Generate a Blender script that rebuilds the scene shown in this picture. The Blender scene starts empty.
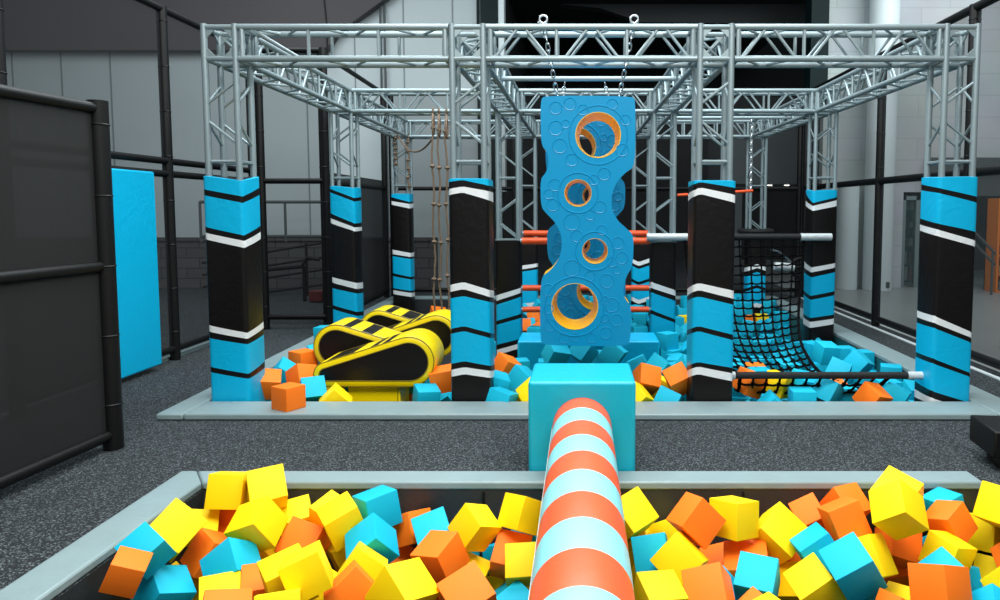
import bpy, bmesh, math, random
from mathutils import Vector, Matrix, Quaternion
from mathutils.geometry import tessellate_polygon
random.seed(11)
SC = bpy.context.scene
COL = SC.collection
PI = math.pi

# ------------------------------------------------------------------ camera constants (frame 1000 x 600)
F, PX, PY, TH, H = 720.0, 582.0, 260.0, math.radians(4.1), 1.57
def z_at(ypx, Y):                      # height of a point seen at row ypx when it stands at depth Y
    return H - Y * math.tan(TH + math.atan((ypx - PY) / F))
def x_at(xpx, Y, z=H):
    return (xpx - PX) / F * (Y * math.cos(TH) - (z - H) * math.sin(TH))

# ------------------------------------------------------------------ materials
def lin(c):
    c /= 255.0
    return c / 12.92 if c <= .04045 else ((c + .055) / 1.055) ** 2.4
def rgb(r, g, b): return (lin(r), lin(g), lin(b), 1)
MATS = {}
def mat(name, col, rough=.6, metal=0, bump=None, var=0, vscale=3, spec=.5, emit=0, sheen=0):
    m = bpy.data.materials.new(name); m.use_nodes = True
    nt = m.node_tree; b = nt.nodes['Principled BSDF']
    c = rgb(*col)
    b.inputs['Base Color'].default_value = c
    b.inputs['Roughness'].default_value = rough
    b.inputs['Metallic'].default_value = metal
    b.inputs['Specular IOR Level'].default_value = spec
    tc = nt.nodes.new('ShaderNodeTexCoord')
    if var:
        n = nt.nodes.new('ShaderNodeTexNoise'); n.inputs['Scale'].default_value = vscale; n.inputs['Detail'].default_value = 4
        nt.links.new(tc.outputs['Object'], n.inputs['Vector'])
        r = nt.nodes.new('ShaderNodeMix'); r.data_type = 'RGBA'
        r.inputs[6].default_value = tuple(max(0, v * (1 - var)) for v in c[:3]) + (1,)
        r.inputs[7].default_value = tuple(min(1, v * (1 + var)) for v in c[:3]) + (1,)
        nt.links.new(n.outputs['Fac'], r.inputs[0]); nt.links.new(r.outputs[2], b.inputs['Base Color'])
    if bump:
        n = nt.nodes.new('ShaderNodeTexNoise'); n.inputs['Scale'].default_value = bump[0]; n.inputs['Detail'].default_value = 5
        if len(bump) > 2: n.inputs['Distortion'].default_value = bump[2]
        nt.links.new(tc.outputs['Object'], n.inputs['Vector'])
        bp = nt.nodes.new('ShaderNodeBump'); bp.inputs['Strength'].default_value = bump[1]; bp.inputs['Distance'].default_value = .02
        nt.links.new(n.outputs['Fac'], bp.inputs['Height']); nt.links.new(bp.outputs['Normal'], b.inputs['Normal'])
    if emit:
        b.inputs['Emission Color'].default_value = c; b.inputs['Emission Strength'].default_value = emit
    MATS[name] = m
    return m
def speckle_mat(name, base, dots, scale=140, thr=.62, rough=.85):
    m = bpy.data.materials.new(name); m.use_nodes = True
    nt = m.node_tree; b = nt.nodes['Principled BSDF']; b.inputs['Roughness'].default_value = rough
    b.inputs['Specular IOR Level'].default_value = .3
    tc = nt.nodes.new('ShaderNodeTexCoord')
    v = nt.nodes.new('ShaderNodeTexVoronoi'); v.inputs['Scale'].default_value = scale
    nt.links.new(tc.outputs['Object'], v.inputs['Vector'])
    sep = nt.nodes.new('ShaderNodeSeparateColor'); nt.links.new(v.outputs['Color'], sep.inputs[0])
    cr = nt.nodes.new('ShaderNodeValToRGB'); e = cr.color_ramp
    e.elements[0].position = 0; e.elements[0].color = rgb(*base)
    e.elements[1].position = 1; e.elements[1].color = rgb(*dots)
    k = e.elements.new(thr); k.color = tuple(x * 1.5 for x in rgb(*base)[:3]) + (1,)
    k = e.elements.new(thr + .12); k.color = tuple(.55 * x for x in rgb(*dots)[:3]) + (1,)
    nt.links.new(sep.outputs[0], cr.inputs[0]); nt.links.new(cr.outputs[0], b.inputs['Base Color'])
    MATS[name] = m; return m
def brick_mat(name, c1, c2, mortar, bw=.8, bh=.4, msize=.012, rough=.8):
    m = bpy.data.materials.new(name); m.use_nodes = True
    nt = m.node_tree; b = nt.nodes['Principled BSDF']; b.inputs['Roughness'].default_value = rough
    tc = nt.nodes.new('ShaderNodeTexCoord')
    mp = nt.nodes.new('ShaderNodeMapping'); mp.inputs['Rotation'].default_value = (PI / 2, 0, 0)
    nt.links.new(tc.outputs['Object'], mp.inputs[0])
    br = nt.nodes.new('ShaderNodeTexBrick'); br.inputs['Scale'].default_value = 1
    br.inputs['Color1'].default_value = rgb(*c1); br.inputs['Color2'].default_value = rgb(*c2); br.inputs['Mortar'].default_value = rgb(*mortar)
    br.inputs['Mortar Size'].default_value = msize; br.inputs['Brick Width'].default_value = bw; br.inputs['Row Height'].default_value = bh
    nt.links.new(mp.outputs[0], br.inputs[0])
    n = nt.nodes.new('ShaderNodeTexNoise'); n.inputs['Scale'].default_value = .9; n.inputs['Detail'].default_value = 6
    nt.links.new(tc.outputs['Object'], n.inputs['Vector'])
    mx = nt.nodes.new('ShaderNodeMix'); mx.data_type = 'RGBA'; mx.blend_type = 'MULTIPLY'; mx.inputs[0].default_value = .5
    nt.links.new(br.outputs[0], mx.inputs[6]); nt.links.new(n.outputs['Color'], mx.inputs[7])
    hs = nt.nodes.new('ShaderNodeHueSaturation'); hs.inputs['Saturation'].default_value = .55; hs.inputs['Value'].default_value = 1.3
    nt.links.new(mx.outputs[2], hs.inputs['Color']); nt.links.new(hs.outputs[0], b.inputs['Base Color'])
    MATS[name] = m; return m
def net_mat(name, col, opacity):
    m = bpy.data.materials.new(name); m.use_nodes = True
    nt = m.node_tree; b = nt.nodes['Principled BSDF']; b.inputs['Base Color'].default_value = rgb(*col); b.inputs['Roughness'].default_value = .9
    t = nt.nodes.new('ShaderNodeBsdfTransparent'); mx = nt.nodes.new('ShaderNodeMixShader'); mx.inputs[0].default_value = opacity
    nt.links.new(t.outputs[0], mx.inputs[1]); nt.links.new(b.outputs[0], mx.inputs[2])
    nt.links.new(mx.outputs[0], nt.nodes['Material Output'].inputs[0]); MATS[name] = m; return m
def glass_mat(name, col, fac):
    m = bpy.data.materials.new(name); m.use_nodes = True
    nt = m.node_tree; b = nt.nodes['Principled BSDF']; b.inputs['Base Color'].default_value = rgb(*col); b.inputs['Roughness'].default_value = .08
    t = nt.nodes.new('ShaderNodeBsdfTransparent'); mx = nt.nodes.new('ShaderNodeMixShader'); mx.inputs[0].default_value = fac
    nt.links.new(t.outputs[0], mx.inputs[1]); nt.links.new(b.outputs[0], mx.inputs[2])
    nt.links.new(mx.outputs[0], nt.nodes['Material Output'].inputs[0]); MATS[name] = m; return m

YEL = mat('foam_yellow', (255, 218, 0), .62, bump=(45, .03), spec=.3)
ORG = mat('foam_orange', (255, 124, 24), .62, bump=(45, .03), spec=.3)
BLU = mat('foam_blue', (8, 180, 212), .62, bump=(45, .03), spec=.3)
VBLUE = mat('vinyl_blue', (0, 174, 220), .38, bump=(9, .22, 1.5), spec=.35)
VTURQ = mat('vinyl_turquoise', (0, 172, 200), .4, bump=(7, .25, 1.2))
VBLK = mat('vinyl_black', (15, 12, 12), .36, bump=(9, .22, 1.5), spec=.3)
VWHT = mat('vinyl_white', (225, 230, 232), .4, bump=(9, .3, 1.5))
VGREY = mat('vinyl_grey', (134, 154, 157), .42, bump=(14, .2), var=.12, vscale=5)
VDARK = mat('vinyl_charcoal', (42, 45, 47), .5, bump=(8, .3, 1), var=.2, vscale=4)
VTEAL = mat('vinyl_teal', (24, 92, 98), .5, bump=(8, .3, 1))
ALU = mat('aluminium', (142, 158, 162), .42, metal=.4, var=.08, vscale=6)
STEEL = mat('chrome', (196, 202, 205), .22, metal=1)
SILVER = mat('silver_tape', (196, 204, 206), .4, metal=.15, bump=(30, .4))
BLACK = mat('black_paint', (9, 9, 10), .5, var=.2, spec=.3)
RUBBERFOAM = mat('black_foam', (13, 13, 15), .75, bump=(60, .3))
PLAST = mat('plastic_blue', (0, 140, 190), .33, bump=(70, .05))
PLASTY = mat('plastic_yellow', (255, 198, 8), .35)
CUSHY = mat('vinyl_yellow', (248, 218, 0), .36, bump=(9, .2, 1))
LOGO = mat('vinyl_salmon', (238, 92, 48), .4, bump=(8, .15, 1))
LOGB = mat('vinyl_paleblue', (140, 218, 228), .4, bump=(8, .15, 1))
PIPEO = mat('orange_tube', (240, 82, 20), .4, bump=(20, .2))
ROPE = mat('rope_tan', (122, 102, 84), .9, bump=(90, .8))
NETB = mat('net_rope_black', (6, 6, 7), .9, spec=.1)
RUBBER = speckle_mat('rubber_floor', (26, 30, 33), (110, 119, 123), 150, .72)
CONC = mat('concrete_floor', (150, 156, 155), .35, var=.15, vscale=.7)
WALLG = mat('wall_panel_grey', (176, 186, 188), .7, var=.08, vscale=.8)
WALLB = brick_mat('wall_block_white', (186, 197, 198), (180, 191, 193), (172, 183, 185), 1.1, .42)
DADO = brick_mat('wall_block_dark', (82, 80, 78), (74, 73, 72), (50, 50, 50), .5, .2)
BROWN = mat('slab_brown', (72, 68, 70), .8, var=.1, vscale=.6)
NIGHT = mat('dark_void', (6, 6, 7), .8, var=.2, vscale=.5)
GREYD = mat('bulkhead_grey', (74, 80, 82), .8, var=.1, vscale=.5)
TEALP = mat('teal_paint', (3, 26, 28), .6, var=.15, spec=.2)
WHITEP = mat('white_paint', (214, 224, 226), .5, var=.06, vscale=1)
NET1 = net_mat('net_sheer', (22, 24, 26), .4)
NET2 = net_mat('net_dense', (12, 13, 14), .95)
NET3 = net_mat('net_grey', (26, 32, 34), .58)
GLASS = glass_mat('door_glass', (60, 90, 92), .3)
ORANGEP = mat('shelf_orange', (226, 122, 30), .5)
LAMP = mat('spot_lamp', (255, 250, 240), .5, emit=12)
LEAF = mat('leaf_dark', (26, 40, 30), .6)
GOODS = [mat('goods_%s' % n, c, .6) for n, c in (('white', (200, 205, 205)), ('red', (150, 50, 40)), ('grey', (90, 100, 104)), ('tan', (170, 140, 100)))]
RED = mat('red_paint', (84, 18, 17), .5)

# ------------------------------------------------------------------ mesh builder
class MB:
    def __init__(s): s.v = []; s.f = []; s.m = []
    def add(s, vs, fs, mi=0):
        o = len(s.v); s.v += [tuple(v) for v in vs]
        for f in fs: s.f.append([i + o for i in f]); s.m.append(mi)
    def box(s, lo, hi, mi=0, R=None, c=None):
        vs = [Vector((x, y, z)) for x in (lo[0], hi[0]) for y in (lo[1], hi[1]) for z in (lo[2], hi[2])]
        if R is not None: vs = [R @ v + Vector(c or (0, 0, 0)) for v in vs]
        s.add(vs, [(0, 1, 3, 2), (4, 6, 7, 5), (0, 4, 5, 1), (2, 3, 7, 6), (0, 2, 6, 4), (1, 5, 7, 3)], mi); return s
    def tube(s, pts, r, n=8, mi=0, caps=True, closed=False):
        pts = [Vector(p) for p in pts]; k = len(pts)
        rs = r if isinstance(r, (list, tuple)) else [r] * k
        ref = None; rings = []
        for i, p in enumerate(pts):
            a = pts[(i - 1) % k] if (i or closed) else p; b = pts[(i + 1) % k] if (i < k - 1 or closed) else p
            t = (b - a).normalized()
            if ref is None or abs(ref.dot(t)) > .98:
                ref = Vector((0, 0, 1)) if abs(t.z) < .9 else Vector((1, 0, 0))
            u = (ref - t * ref.dot(t)).normalized(); w = t.cross(u); ref = u
            rings.append([p + (u * math.cos(2 * PI * j / n) + w * math.sin(2 * PI * j / n)) * rs[i] for j in range(n)])
        vs = [v for R_ in rings for v in R_]; fs = []
        for i in range(k if closed else k - 1):
            i2 = (i + 1) % k
            for j in range(n):
                j2 = (j + 1) % n; fs.append((i * n + j, i * n + j2, i2 * n + j2, i2 * n + j))
        if caps and not closed: fs += [tuple(range(n))[::-1], tuple(range((k - 1) * n, k * n))]
        s.add(vs, fs, mi); return s
    def ring(s, c, r, rt, ax='y', n=24, m=6, mi=0, sq=1):
        c = Vector(c); vs = []; fs = []
        for i in range(n):
            a = 2 * PI * i / n
            for j in range(m):
                b = 2 * PI * j / m; rr = r + rt * math.cos(b); h = rt * sq * math.sin(b)
                p = {'y': (rr * math.cos(a), h, rr * math.sin(a)), 'z': (rr * math.cos(a), rr * math.sin(a), h), 'x': (h, rr * math.cos(a), rr * math.sin(a))}[ax]
                vs.append(c + Vector(p))
                fs.append((i * m + j, i * m + (j + 1) % m, ((i + 1) % n) * m + (j + 1) % m, ((i + 1) % n) * m + j))
        s.add(vs, fs, mi); return s
    def ball(s, c, r, mi=0, n=10, m=6, sc=(1, 1, 1)):
        vs = []; fs = []
        for i in range(m + 1):
            t = PI * i / m
            for j in range(n):
                a = 2 * PI * j / n
                vs.append((c[0] + r * sc[0] * math.sin(t) * math.cos(a), c[1] + r * sc[1] * math.sin(t) * math.sin(a), c[2] + r * sc[2] * math.cos(t)))
        for i in range(m):
            for j in range(n): fs.append((i * n + j, (i + 1) * n + j, (i + 1) * n + (j + 1) % n, i * n + (j + 1) % n))
        s.add(vs, fs, mi); return s
    def prism_y(s, poly, y0, y1, mi=0, side=None):          # outline in x,z pushed from y0 to y1
        n = len(poly)
        vs = [(x, y0, z) for x, z in poly] + [(x, y1, z) for x, z in poly]
        s.add(vs, [tuple(range(n)), tuple(range(2 * n - 1, n - 1, -1))], mi)
        o = len(s.v) - 2 * n
        for i in range(n):
            s.f.append([o + i, o + n + i, o + n + (i + 1) % n, o + (i + 1) % n]); s.m.append(side[i] if side else mi)
        return s
    def build(s, name, mats, parent=None, bevel=0, smooth=True, seg=2):
        me = bpy.data.meshes.new(name); me.from_pydata(s.v, [], s.f)
        if not isinstance(mats, (list, tuple)): mats = [mats]
        for m in mats: me.materials.append(m)
        me.polygons.foreach_set('material_index', s.m)
        bm = bmesh.new(); bm.from_mesh(me); bmesh.ops.recalc_face_normals(bm, faces=bm.faces); bm.to_mesh(me); bm.free()
        if smooth:
            me.polygons.foreach_set('use_smooth', [True] * len(me.polygons)); me.set_sharp_from_angle(angle=math.radians(40))
        o = bpy.data.objects.new(name, me); COL.objects.link(o)
        if parent: o.parent = parent
        if bevel:
            b = o.modifiers.new('b', 'BEVEL'); b.width = bevel; b.segments = seg; b.limit_method = 'ANGLE'; b.angle_limit = math.radians(40)
        return o
def tag(o, label, cat, group=None, kind=None):
    o['label'] = label; o['category'] = cat
    if group: o['group'] = group
    if kind: o['kind'] = kind
    return o
def thing(name, label, cat, loc=(0, 0, 0), group=None, rz=0):
    o = bpy.data.objects.new(name, None); COL.objects.link(o); o.location = loc; o.rotation_euler = (0, 0, rz)
    o.empty_display_size = .1
    return tag(o, label, cat, group)
def struct(o): o['kind'] = 'structure'; return o
def clone(o, parent):
    c = o.copy(); COL.objects.link(c); c.parent = parent
    for ch in o.children: clone(ch, c)
    return c

# ------------------------------------------------------------------ floor with the two pits, pit linings
FX0, FX1 = -2.12, 2.25                     # front pit, far edge
FLX = -2.12
FY0, FY1 = .7, 3.92
BX0, BX1, BY0, BY1 = -2.96, 3.10, 5.6, 12.3
BZ, FZ = -.52, -.62
outer = [(-14, -3), (14, -3), (14, 24), (-14, 24)]
h1 = [(FLX, FY0), (FX1, FY0), (FX1, FY1), (FX0, FY1)]
h2 = [(BX0, BY0), (BX1, BY0), (BX1, BY1), (BX0 - .14, BY1)]
loops = [outer, h1, h2]
pts = [p for l in loops for p in l]
tri = tessellate_polygon([[Vector((x, y, 0)) for x, y in l] for l in loops])
mb = MB(); mb.add([(x, y, 0) for x, y in pts], tri); struct(mb.build('floor', RUBBER, smooth=False))
def lining(hole, z, mats, name):
    mb = MB(); n = len(hole)
    for i in range(n):
        a, b = hole[i], hole[(i + 1) % n]
        mb.add([(a[0], a[1], 0), (b[0], b[1], 0), (b[0], b[1], z), (a[0], a[1], z)], [(0, 1, 2, 3)], 1 if (i == 1 and len(mats) > 1) else 0)
    mb.add([(x, y, z) for x, y in hole], [tuple(range(n))])
    struct(mb.build(name, mats, smooth=False))
lining(h1, FZ, [VDARK], 'floor_front_pit'); lining(h2, BZ, [VDARK, VTEAL], 'floor_ninja_pit')
# seams of the wall pads in the front pit
mb = MB()
for x in (-1.35, -.55, .9, 1.65): mb.box((x - .006, FY1 - .012, FZ), (x + .006, FY1, -.01))
struct(mb.build('trim_1', BLACK))
# paler concrete beyond the bench-side fence and behind the pit
mb = MB(); mb.box((4.0, 4.5, 0), (13.5, 23.5, .006)); struct(mb.build('floor_outside', CONC))

def mat_piece(quad, label, z=.05, hang=0):
    mb = MB(); n = len(quad)
    vs = [(x, y, .001) for x, y in quad] + [(x, y, z) for x, y in quad]
    mb.add(vs, [tuple(range(n)), tuple(range(n, 2 * n))] + [(i, (i + 1) % n, n + (i + 1) % n, n + i) for i in range(n)])
    o = mb.build('border_mat', VGREY, bevel=.012)
    return tag(o, label, 'border mat', 'grey border mats around the foam pits')
mat_piece([(-2.118, 3.915), (2.24, 3.915), (2.24, 4.09), (-2.235, 4.09)], 'long grey border mat between the rubber walkway and the nearer foam pit')
mat_piece([(-2.122, 3.915), (-2.24, 4.09), (-2.33, 4.09), (-2.33, .7), (-2.122, .7)], 'grey border mat running along the side of the nearer foam pit')
mat_piece([(-2.955, 5.24), (3.09, 5.24), (3.09, 5.6), (-2.955, 5.6)], 'long grey border mat in front of the padded ninja posts')
mat_piece([(-3.16, 5.24), (-2.962, 5.24), (-3.102, 12.5), (-3.30, 12.5)], 'grey border mat along the fence side of the ninja pit, near the blue wall pad')
mat_piece([(3.10, 5.24), (3.37, 5.24), (3.37, 12.5), (3.10, 12.5)], 'grey border mat along the bench side of the ninja pit')
mat_piece([(-3.09, 12.3), (3.09, 12.3), (3.09, 12.5), (-3.09, 12.5)], 'grey border mat across the back of the ninja pit')

# ------------------------------------------------------------------ truss columns and beams
A = .12; TR = .025; ZT = 2.965; ZL = 2.725
CXR = [[-2.80, -.885, 1.035, 2.935], [-2.872, -.89, .985, 2.91], [-2.93, -.88, .965, 2.84]]; CX = CXR[0]; CY = [5.79, 8.79, 11.79]
def column_meshes():
    base = BZ
    legs = []
    for sx in (-1, 1):
        for sy in (-1, 1): legs.append(MB().tube([(sx * A, sy * A, base), (sx * A, sy * A, 2.99)], TR, 10))
    br = MB(); c4 = [(-A, -A), (A, -A), (A, A), (-A, A)]
    z = ZL
    while z > base + .5:
        for a, b in ((c4[0], c4[1]), (c4[3], c4[2]), (c4[0], c4[3]), (c4[1], c4[2])):
            br.tube([(a[0], a[1], z - .35), (b[0], b[1], z - .17)], .011, 6)
            br.tube([(a[0], a[1], z - .47), (b[0], b[1], z - .66)], .011, 6)
            br.tube([(a[0], a[1], z - .79), (b[0], b[1], z - .79)], .013, 6)
        z -= .86
    cb = MB()
    for zz in (ZT, ZL):
        for i in range(4):
            a, b = c4[i], c4[(i + 1) % 4]; cb.tube([(a[0], a[1], zz), (b[0], b[1], zz)], .02, 8)
    g = .105; t = .006; zc = (ZT + ZL) / 2; hz = (ZT - ZL) / 2
    for (ux, uy) in ((1, 0), (0, 1)):
        for s in (-1, 1):
            for sa in (-1, 1):
                for sb in (-1, 1):
                    p = [(sa * A, zc + sb * hz), (sa * (A - g), zc + sb * hz), (sa * A, zc + sb * (hz - g))]
                    vs = []
                    for d in (-t, t):
                        for (q, zz) in p:
                            w = s * A + d
                            vs.append((q, w, zz) if ux else (w, q, zz))
                    cb.add(vs, [(0, 1, 2), (3, 5, 4), (0, 3, 4, 1), (1, 4, 5, 2), (2, 5, 3, 0)])
    # tubular cross inside the corner block
    cb.tube([(-A, A, ZL), (A, A, ZT)], .011, 6); cb.tube([(A, A, ZL), (-A, A, ZT)], .011, 6)
    fl = MB(); fl.box((-.15, -.15, 0), (.15, .15, .012))
    return legs, br, cb, fl
LEGS, BRACE, CORNER, FLANGE = column_meshes()

SEQ = {
 'a': 'B K B K W D W K B K B', 'b': 'B K W D W K B K B K W K', 'c': 'B K B K W D W K B K B K W K',
 'd': 'B K B K W D W K B K B', 'e': 'B K W D W K B K B K W K', 'f': 'D W K B K B W K', 'g': 'D W K B K B K W K', 'h': 'B K W D W K B K B K W K'}
CI = {'B': 0, 'K': 1, 'W': 2, 'D': 1}
def make_pad(parent, cx, cy, seq, stations, hw=.15):
    seq = seq.split(); st = []
    for s, ys in stations:
        f = s % 4
        Y = cy - hw if f <= 1 else (cy - hw + 2 * hw * (f - 1) if f <= 2 else (cy + hw if f <= 3 else cy + hw - 2 * hw * (f - 3)))
        zs = [z_at(y, Y) for y in ys]
        zs[-1] = BZ + .004; st.append((s, zs))
    st.sort(key=lambda q: q[0])
    lo = min(z for q in st for z in q[1][:-1])
    r = .034; per = []
    cs = [(-hw, -hw), (hw, -hw), (hw, hw), (-hw, hw)]
    for k in range(4):
        a, b = cs[k], cs[(k + 1) % 4]; d = ((b[0] - a[0]) / (2 * hw), (b[1] - a[1]) / (2 * hw)); nrm = (d[1], -d[0])
        for j in range(9):
            t = r / (2 * hw) + (1 - r / hw) * j / 8
            # the padding bulges very slightly between the corners
            bl = .006 * math.sin(PI * j / 8)
            per.append((k + t, a[0] + d[0] * 2 * hw * t + nrm[0] * bl, a[1] + d[1] * 2 * hw * t + nrm[1] * bl))
        p0 = (b[0] - d[0] * r, b[1] - d[1] * r); nd = (-d[1], d[0]); c = (p0[0] + nd[0] * r, p0[1] + nd[1] * r)
        for j in range(1, 4):
            al = PI / 2 * j / 4
            per.append((k + 1 - r / (2 * hw) * (1 - j / 2), c[0] - nd[0] * r * math.cos(al) + d[0] * r * math.sin(al), c[1] - nd[1] * r * math.cos(al) + d[1] * r * math.sin(al)))
    def zat(s):
        s %= 4
        ext = [(st[-1][0] - 4, st[-1][1])] + st + [(st[0][0] + 4, st[0][1])]
        for (s0, z0), (s1, z1) in zip(ext, ext[1:]):
            if s0 <= s <= s1:
                t = (s - s0) / (s1 - s0) if s1 > s0 else 0
                return [a + (b - a) * t for a, b in zip(z0, z1)]
    mb = MB(); n = len(per); cols = []
    for s, x, y in per:
        zs = zat(s)
        for i in range(1, len(zs)):
            zs[i] = min(zs[i], zs[i - 1] - .002) if i < len(zs) - 1 else BZ + .004
        zs = [max(z, BZ + .004 + .0005 * (len(zs) - i)) for i, z in enumerate(zs)]
        cols.append([(x, y, z) for z in zs])
    m = len(cols[0]); vs = [v for c in cols for v in c]; fs = []; mi = []
    mb.v = vs
    for i in range(n):
        i2 = (i + 1) % n
        for j in range(m - 1):
            mb.f.append([i * m + j, i * m + j + 1, i2 * m + j + 1, i2 * m + j]); mb.m.append(CI[seq[j]])
    # the sleeve's top edge turns inwards against the tubes
    o = len(mb.v)
    for c in cols: mb.v.append((c[0][0] * .86, c[0][1] * .86, c[0][2] + .006))
    for i in range(n):
        i2 = (i + 1) % n; mb.f.append([i * m, i2 * m, o + i2, o + i]); mb.m.append(CI[seq[0]])
    mb.f.append(list(range(o, o + n))); mb.m.append(1)
    return mb.build('pad', [VBLUE, VBLK, VWHT], parent)
P = {}
P[0, 0] = ('a', [(0, [176, 189, 195, 226.5, 232.5, 239, 325, 331.5, 338, 366.6, 372, 400]), (1, [181, 196.5, 203, 235.5, 241, 248, 333, 339, 344.5, 374, 379, 400]), (2, [177, 187, 194, 225, 231, 238, 320.5, 327, 333.5, 360, 366.5, 394]), (3, [180, 192, 198, 228, 234, 240, 322, 328, 334, 362, 368, 394])],
  'padded truss column at the fence-side corner of the pit, chevrons dipping at its edge')
P[0, 1] = ('b', [(0, [179, 182, 189, 195, 285, 292, 298.5, 329, 334, 364, 370, 377, 403]), (.36, [179, 180, 186.5, 192.5, 282, 289, 296, 326, 331, 361, 367, 374, 403]), (1, [179, 185.5, 191, 200, 290, 297, 302, 333, 338, 366, 371, 378, 403]), (2, [181, 187, 193, 203, 291, 298, 303, 334, 338.5, 364, 370, 376, 400])],
  'padded truss column nearest the yellow and black cushions, low cyan panels')
P[0, 2] = ('b', [(3, [182, 188, 195, 202, 290, 297, 302, 331, 336, 368, 372, 379, 402]), (0, [181, 184, 190, 196.5, 285, 292, 298, 328, 333, 364, 368.5, 376, 403]), (.15, [181, 182, 187.5, 194, 283, 290, 296.5, 326, 331, 362, 366.5, 374, 403]), (1, [181, 188, 195, 203, 291, 299, 305, 335, 340.5, 368, 373.5, 381.5, 403])],
  'padded truss column where the low black net bar begins, wrinkled black foot')
P[0, 3] = ('c', [(3, [178, 184, 190, 218, 224, 230, 310, 316.5, 322, 351, 356, 380, 388, 396, 400]), (0, [177.5, 188, 193, 223.5, 229.5, 236, 316, 323, 328, 358.5, 363.5, 391, 398, 404, 408]), (1, [177, 197, 203, 232, 241, 247, 333, 338.5, 343.5, 373.5, 377.5, 403, 410, 416, 420]), (2, [177, 193, 199, 228, 236, 242, 326, 332, 337, 366, 371, 396, 402, 408, 412])],
  'padded truss column nearest the black bench, all stripes slanting one way')
P[1, 0] = ('d', [(0, [186, 188.5, 192, 213, 218, 223, 277, 282.5, 288, 305, 309, 345]), (1, [188, 198, 201.5, 223.5, 227.5, 231.5, 283, 289, 293.5, 312, 316, 346]), (2, [188, 197, 200.5, 222.5, 226.5, 230.5, 282, 288, 292.5, 311, 315, 346])],
  'padded truss column standing just behind the yellow and black cushions')
P[1, 1] = ('g', [(0, [241, 295.5, 301, 305, 321, 325, 345, 350, 355, 380]), (1, [241, 288, 293, 297, 314, 318, 338.5, 343, 348, 380]), (2, [241, 287, 292, 296, 313, 317, 337.5, 342, 347, 380])],
  'short-padded truss column half behind another beside the hanging board, orange bars attached')
P[1, 2] = ('g', [(3, [243, 284, 290, 294, 312, 316, 336, 341, 346, 380]), (0, [243, 282, 288, 292.5, 310, 314, 334, 338.5, 344, 380]), (1, [243, 290.5, 296, 301, 319.5, 323, 343, 347, 352, 380])],
  'short-padded truss column with a silver-taped bar end resting on it')
P[1, 3] = ('h', [(3, [190, 193, 200, 205, 261, 267, 271.5, 290, 293.5, 313, 316.5, 323, 355]), (0, [191, 203, 206, 211, 267.5, 272.5, 277.5, 296, 300, 318, 322, 328, 366]), (1, [190, 197, 200, 206, 263, 267.5, 272, 291, 295, 314.5, 318.5, 324, 366])],
  'padded truss column holding the far end of the upper net bar, seam facing out')
P[2, 0] = ('e', [(0, [194, 197, 201, 204.5, 249.5, 254, 256, 273, 276, 288, 290, 294, 310]), (1, [194, 202, 204, 208.5, 253, 257, 259, 277, 279.5, 291, 293, 297, 312]), (2, [194, 201, 203, 207.5, 252, 256, 258, 276, 278.5, 290, 292, 296, 312])],
  'rear padded truss column next to the hanging ropes, mostly black')
P[2, 1] = ('f', [(0, [245, 266, 270, 272, 287, 290, 304, 308, 320]), (1, [245, 263.5, 267, 269.5, 286, 289, 302, 306, 320])],
  'rear short-padded truss column behind the ends of the orange bars, cushion side')
P[2, 2] = ('f', [(3, [240, 258, 262, 265, 278, 281, 296, 300, 315]), (0, [240, 259, 263, 266, 279, 282, 297, 301, 315]), (.35, [240, 262, 266, 269, 282, 285, 300, 304, 315]), (1, [240, 258, 262, 265, 278, 281, 296, 300, 315])],
  'rear short-padded truss column seen between the hanging board and the taped bar')
P[2, 3] = ('f', [(3, [235, 268, 272, 276, 289, 292, 306, 310, 330]), (0, [235, 267, 271, 275, 288, 291, 305, 309, 330]), (.5, [235, 264, 268, 272, 285, 288, 303, 307, 330]), (1, [235, 267, 271, 275, 288, 291, 305, 309, 330])],
  'rear short-padded truss column seen through the cargo net')
proto = None
for r in range(3):
    for c in range(4):
        key, stn, lab = P[r, c]
        t = thing('truss_column', lab, 'column', (CXR[r][c], CY[r], 0), 'padded truss columns of the ninja rig')
        if proto is None:
            for l in LEGS: l.build('leg', ALU, t)
            BRACE.build('bracing', ALU, t); CORNER.build('corner_block', ALU, t)
            proto = t; kids = list(t.children)
        else:
            for k in kids: clone(k, t)
        make_pad(t, CXR[r][c], CY[r], SEQ[key], stn, .165 if (r, c) == (0, 2) else (.158 if r == 0 else .15))
        if r and c in (1, 2) or (r == 2 and c == 3):
            z = z_at(stn[0][1][0], CY[r] - .15) + .008
            o = FLANGE.build('flange', ALU, t); o.location.z = z

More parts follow.
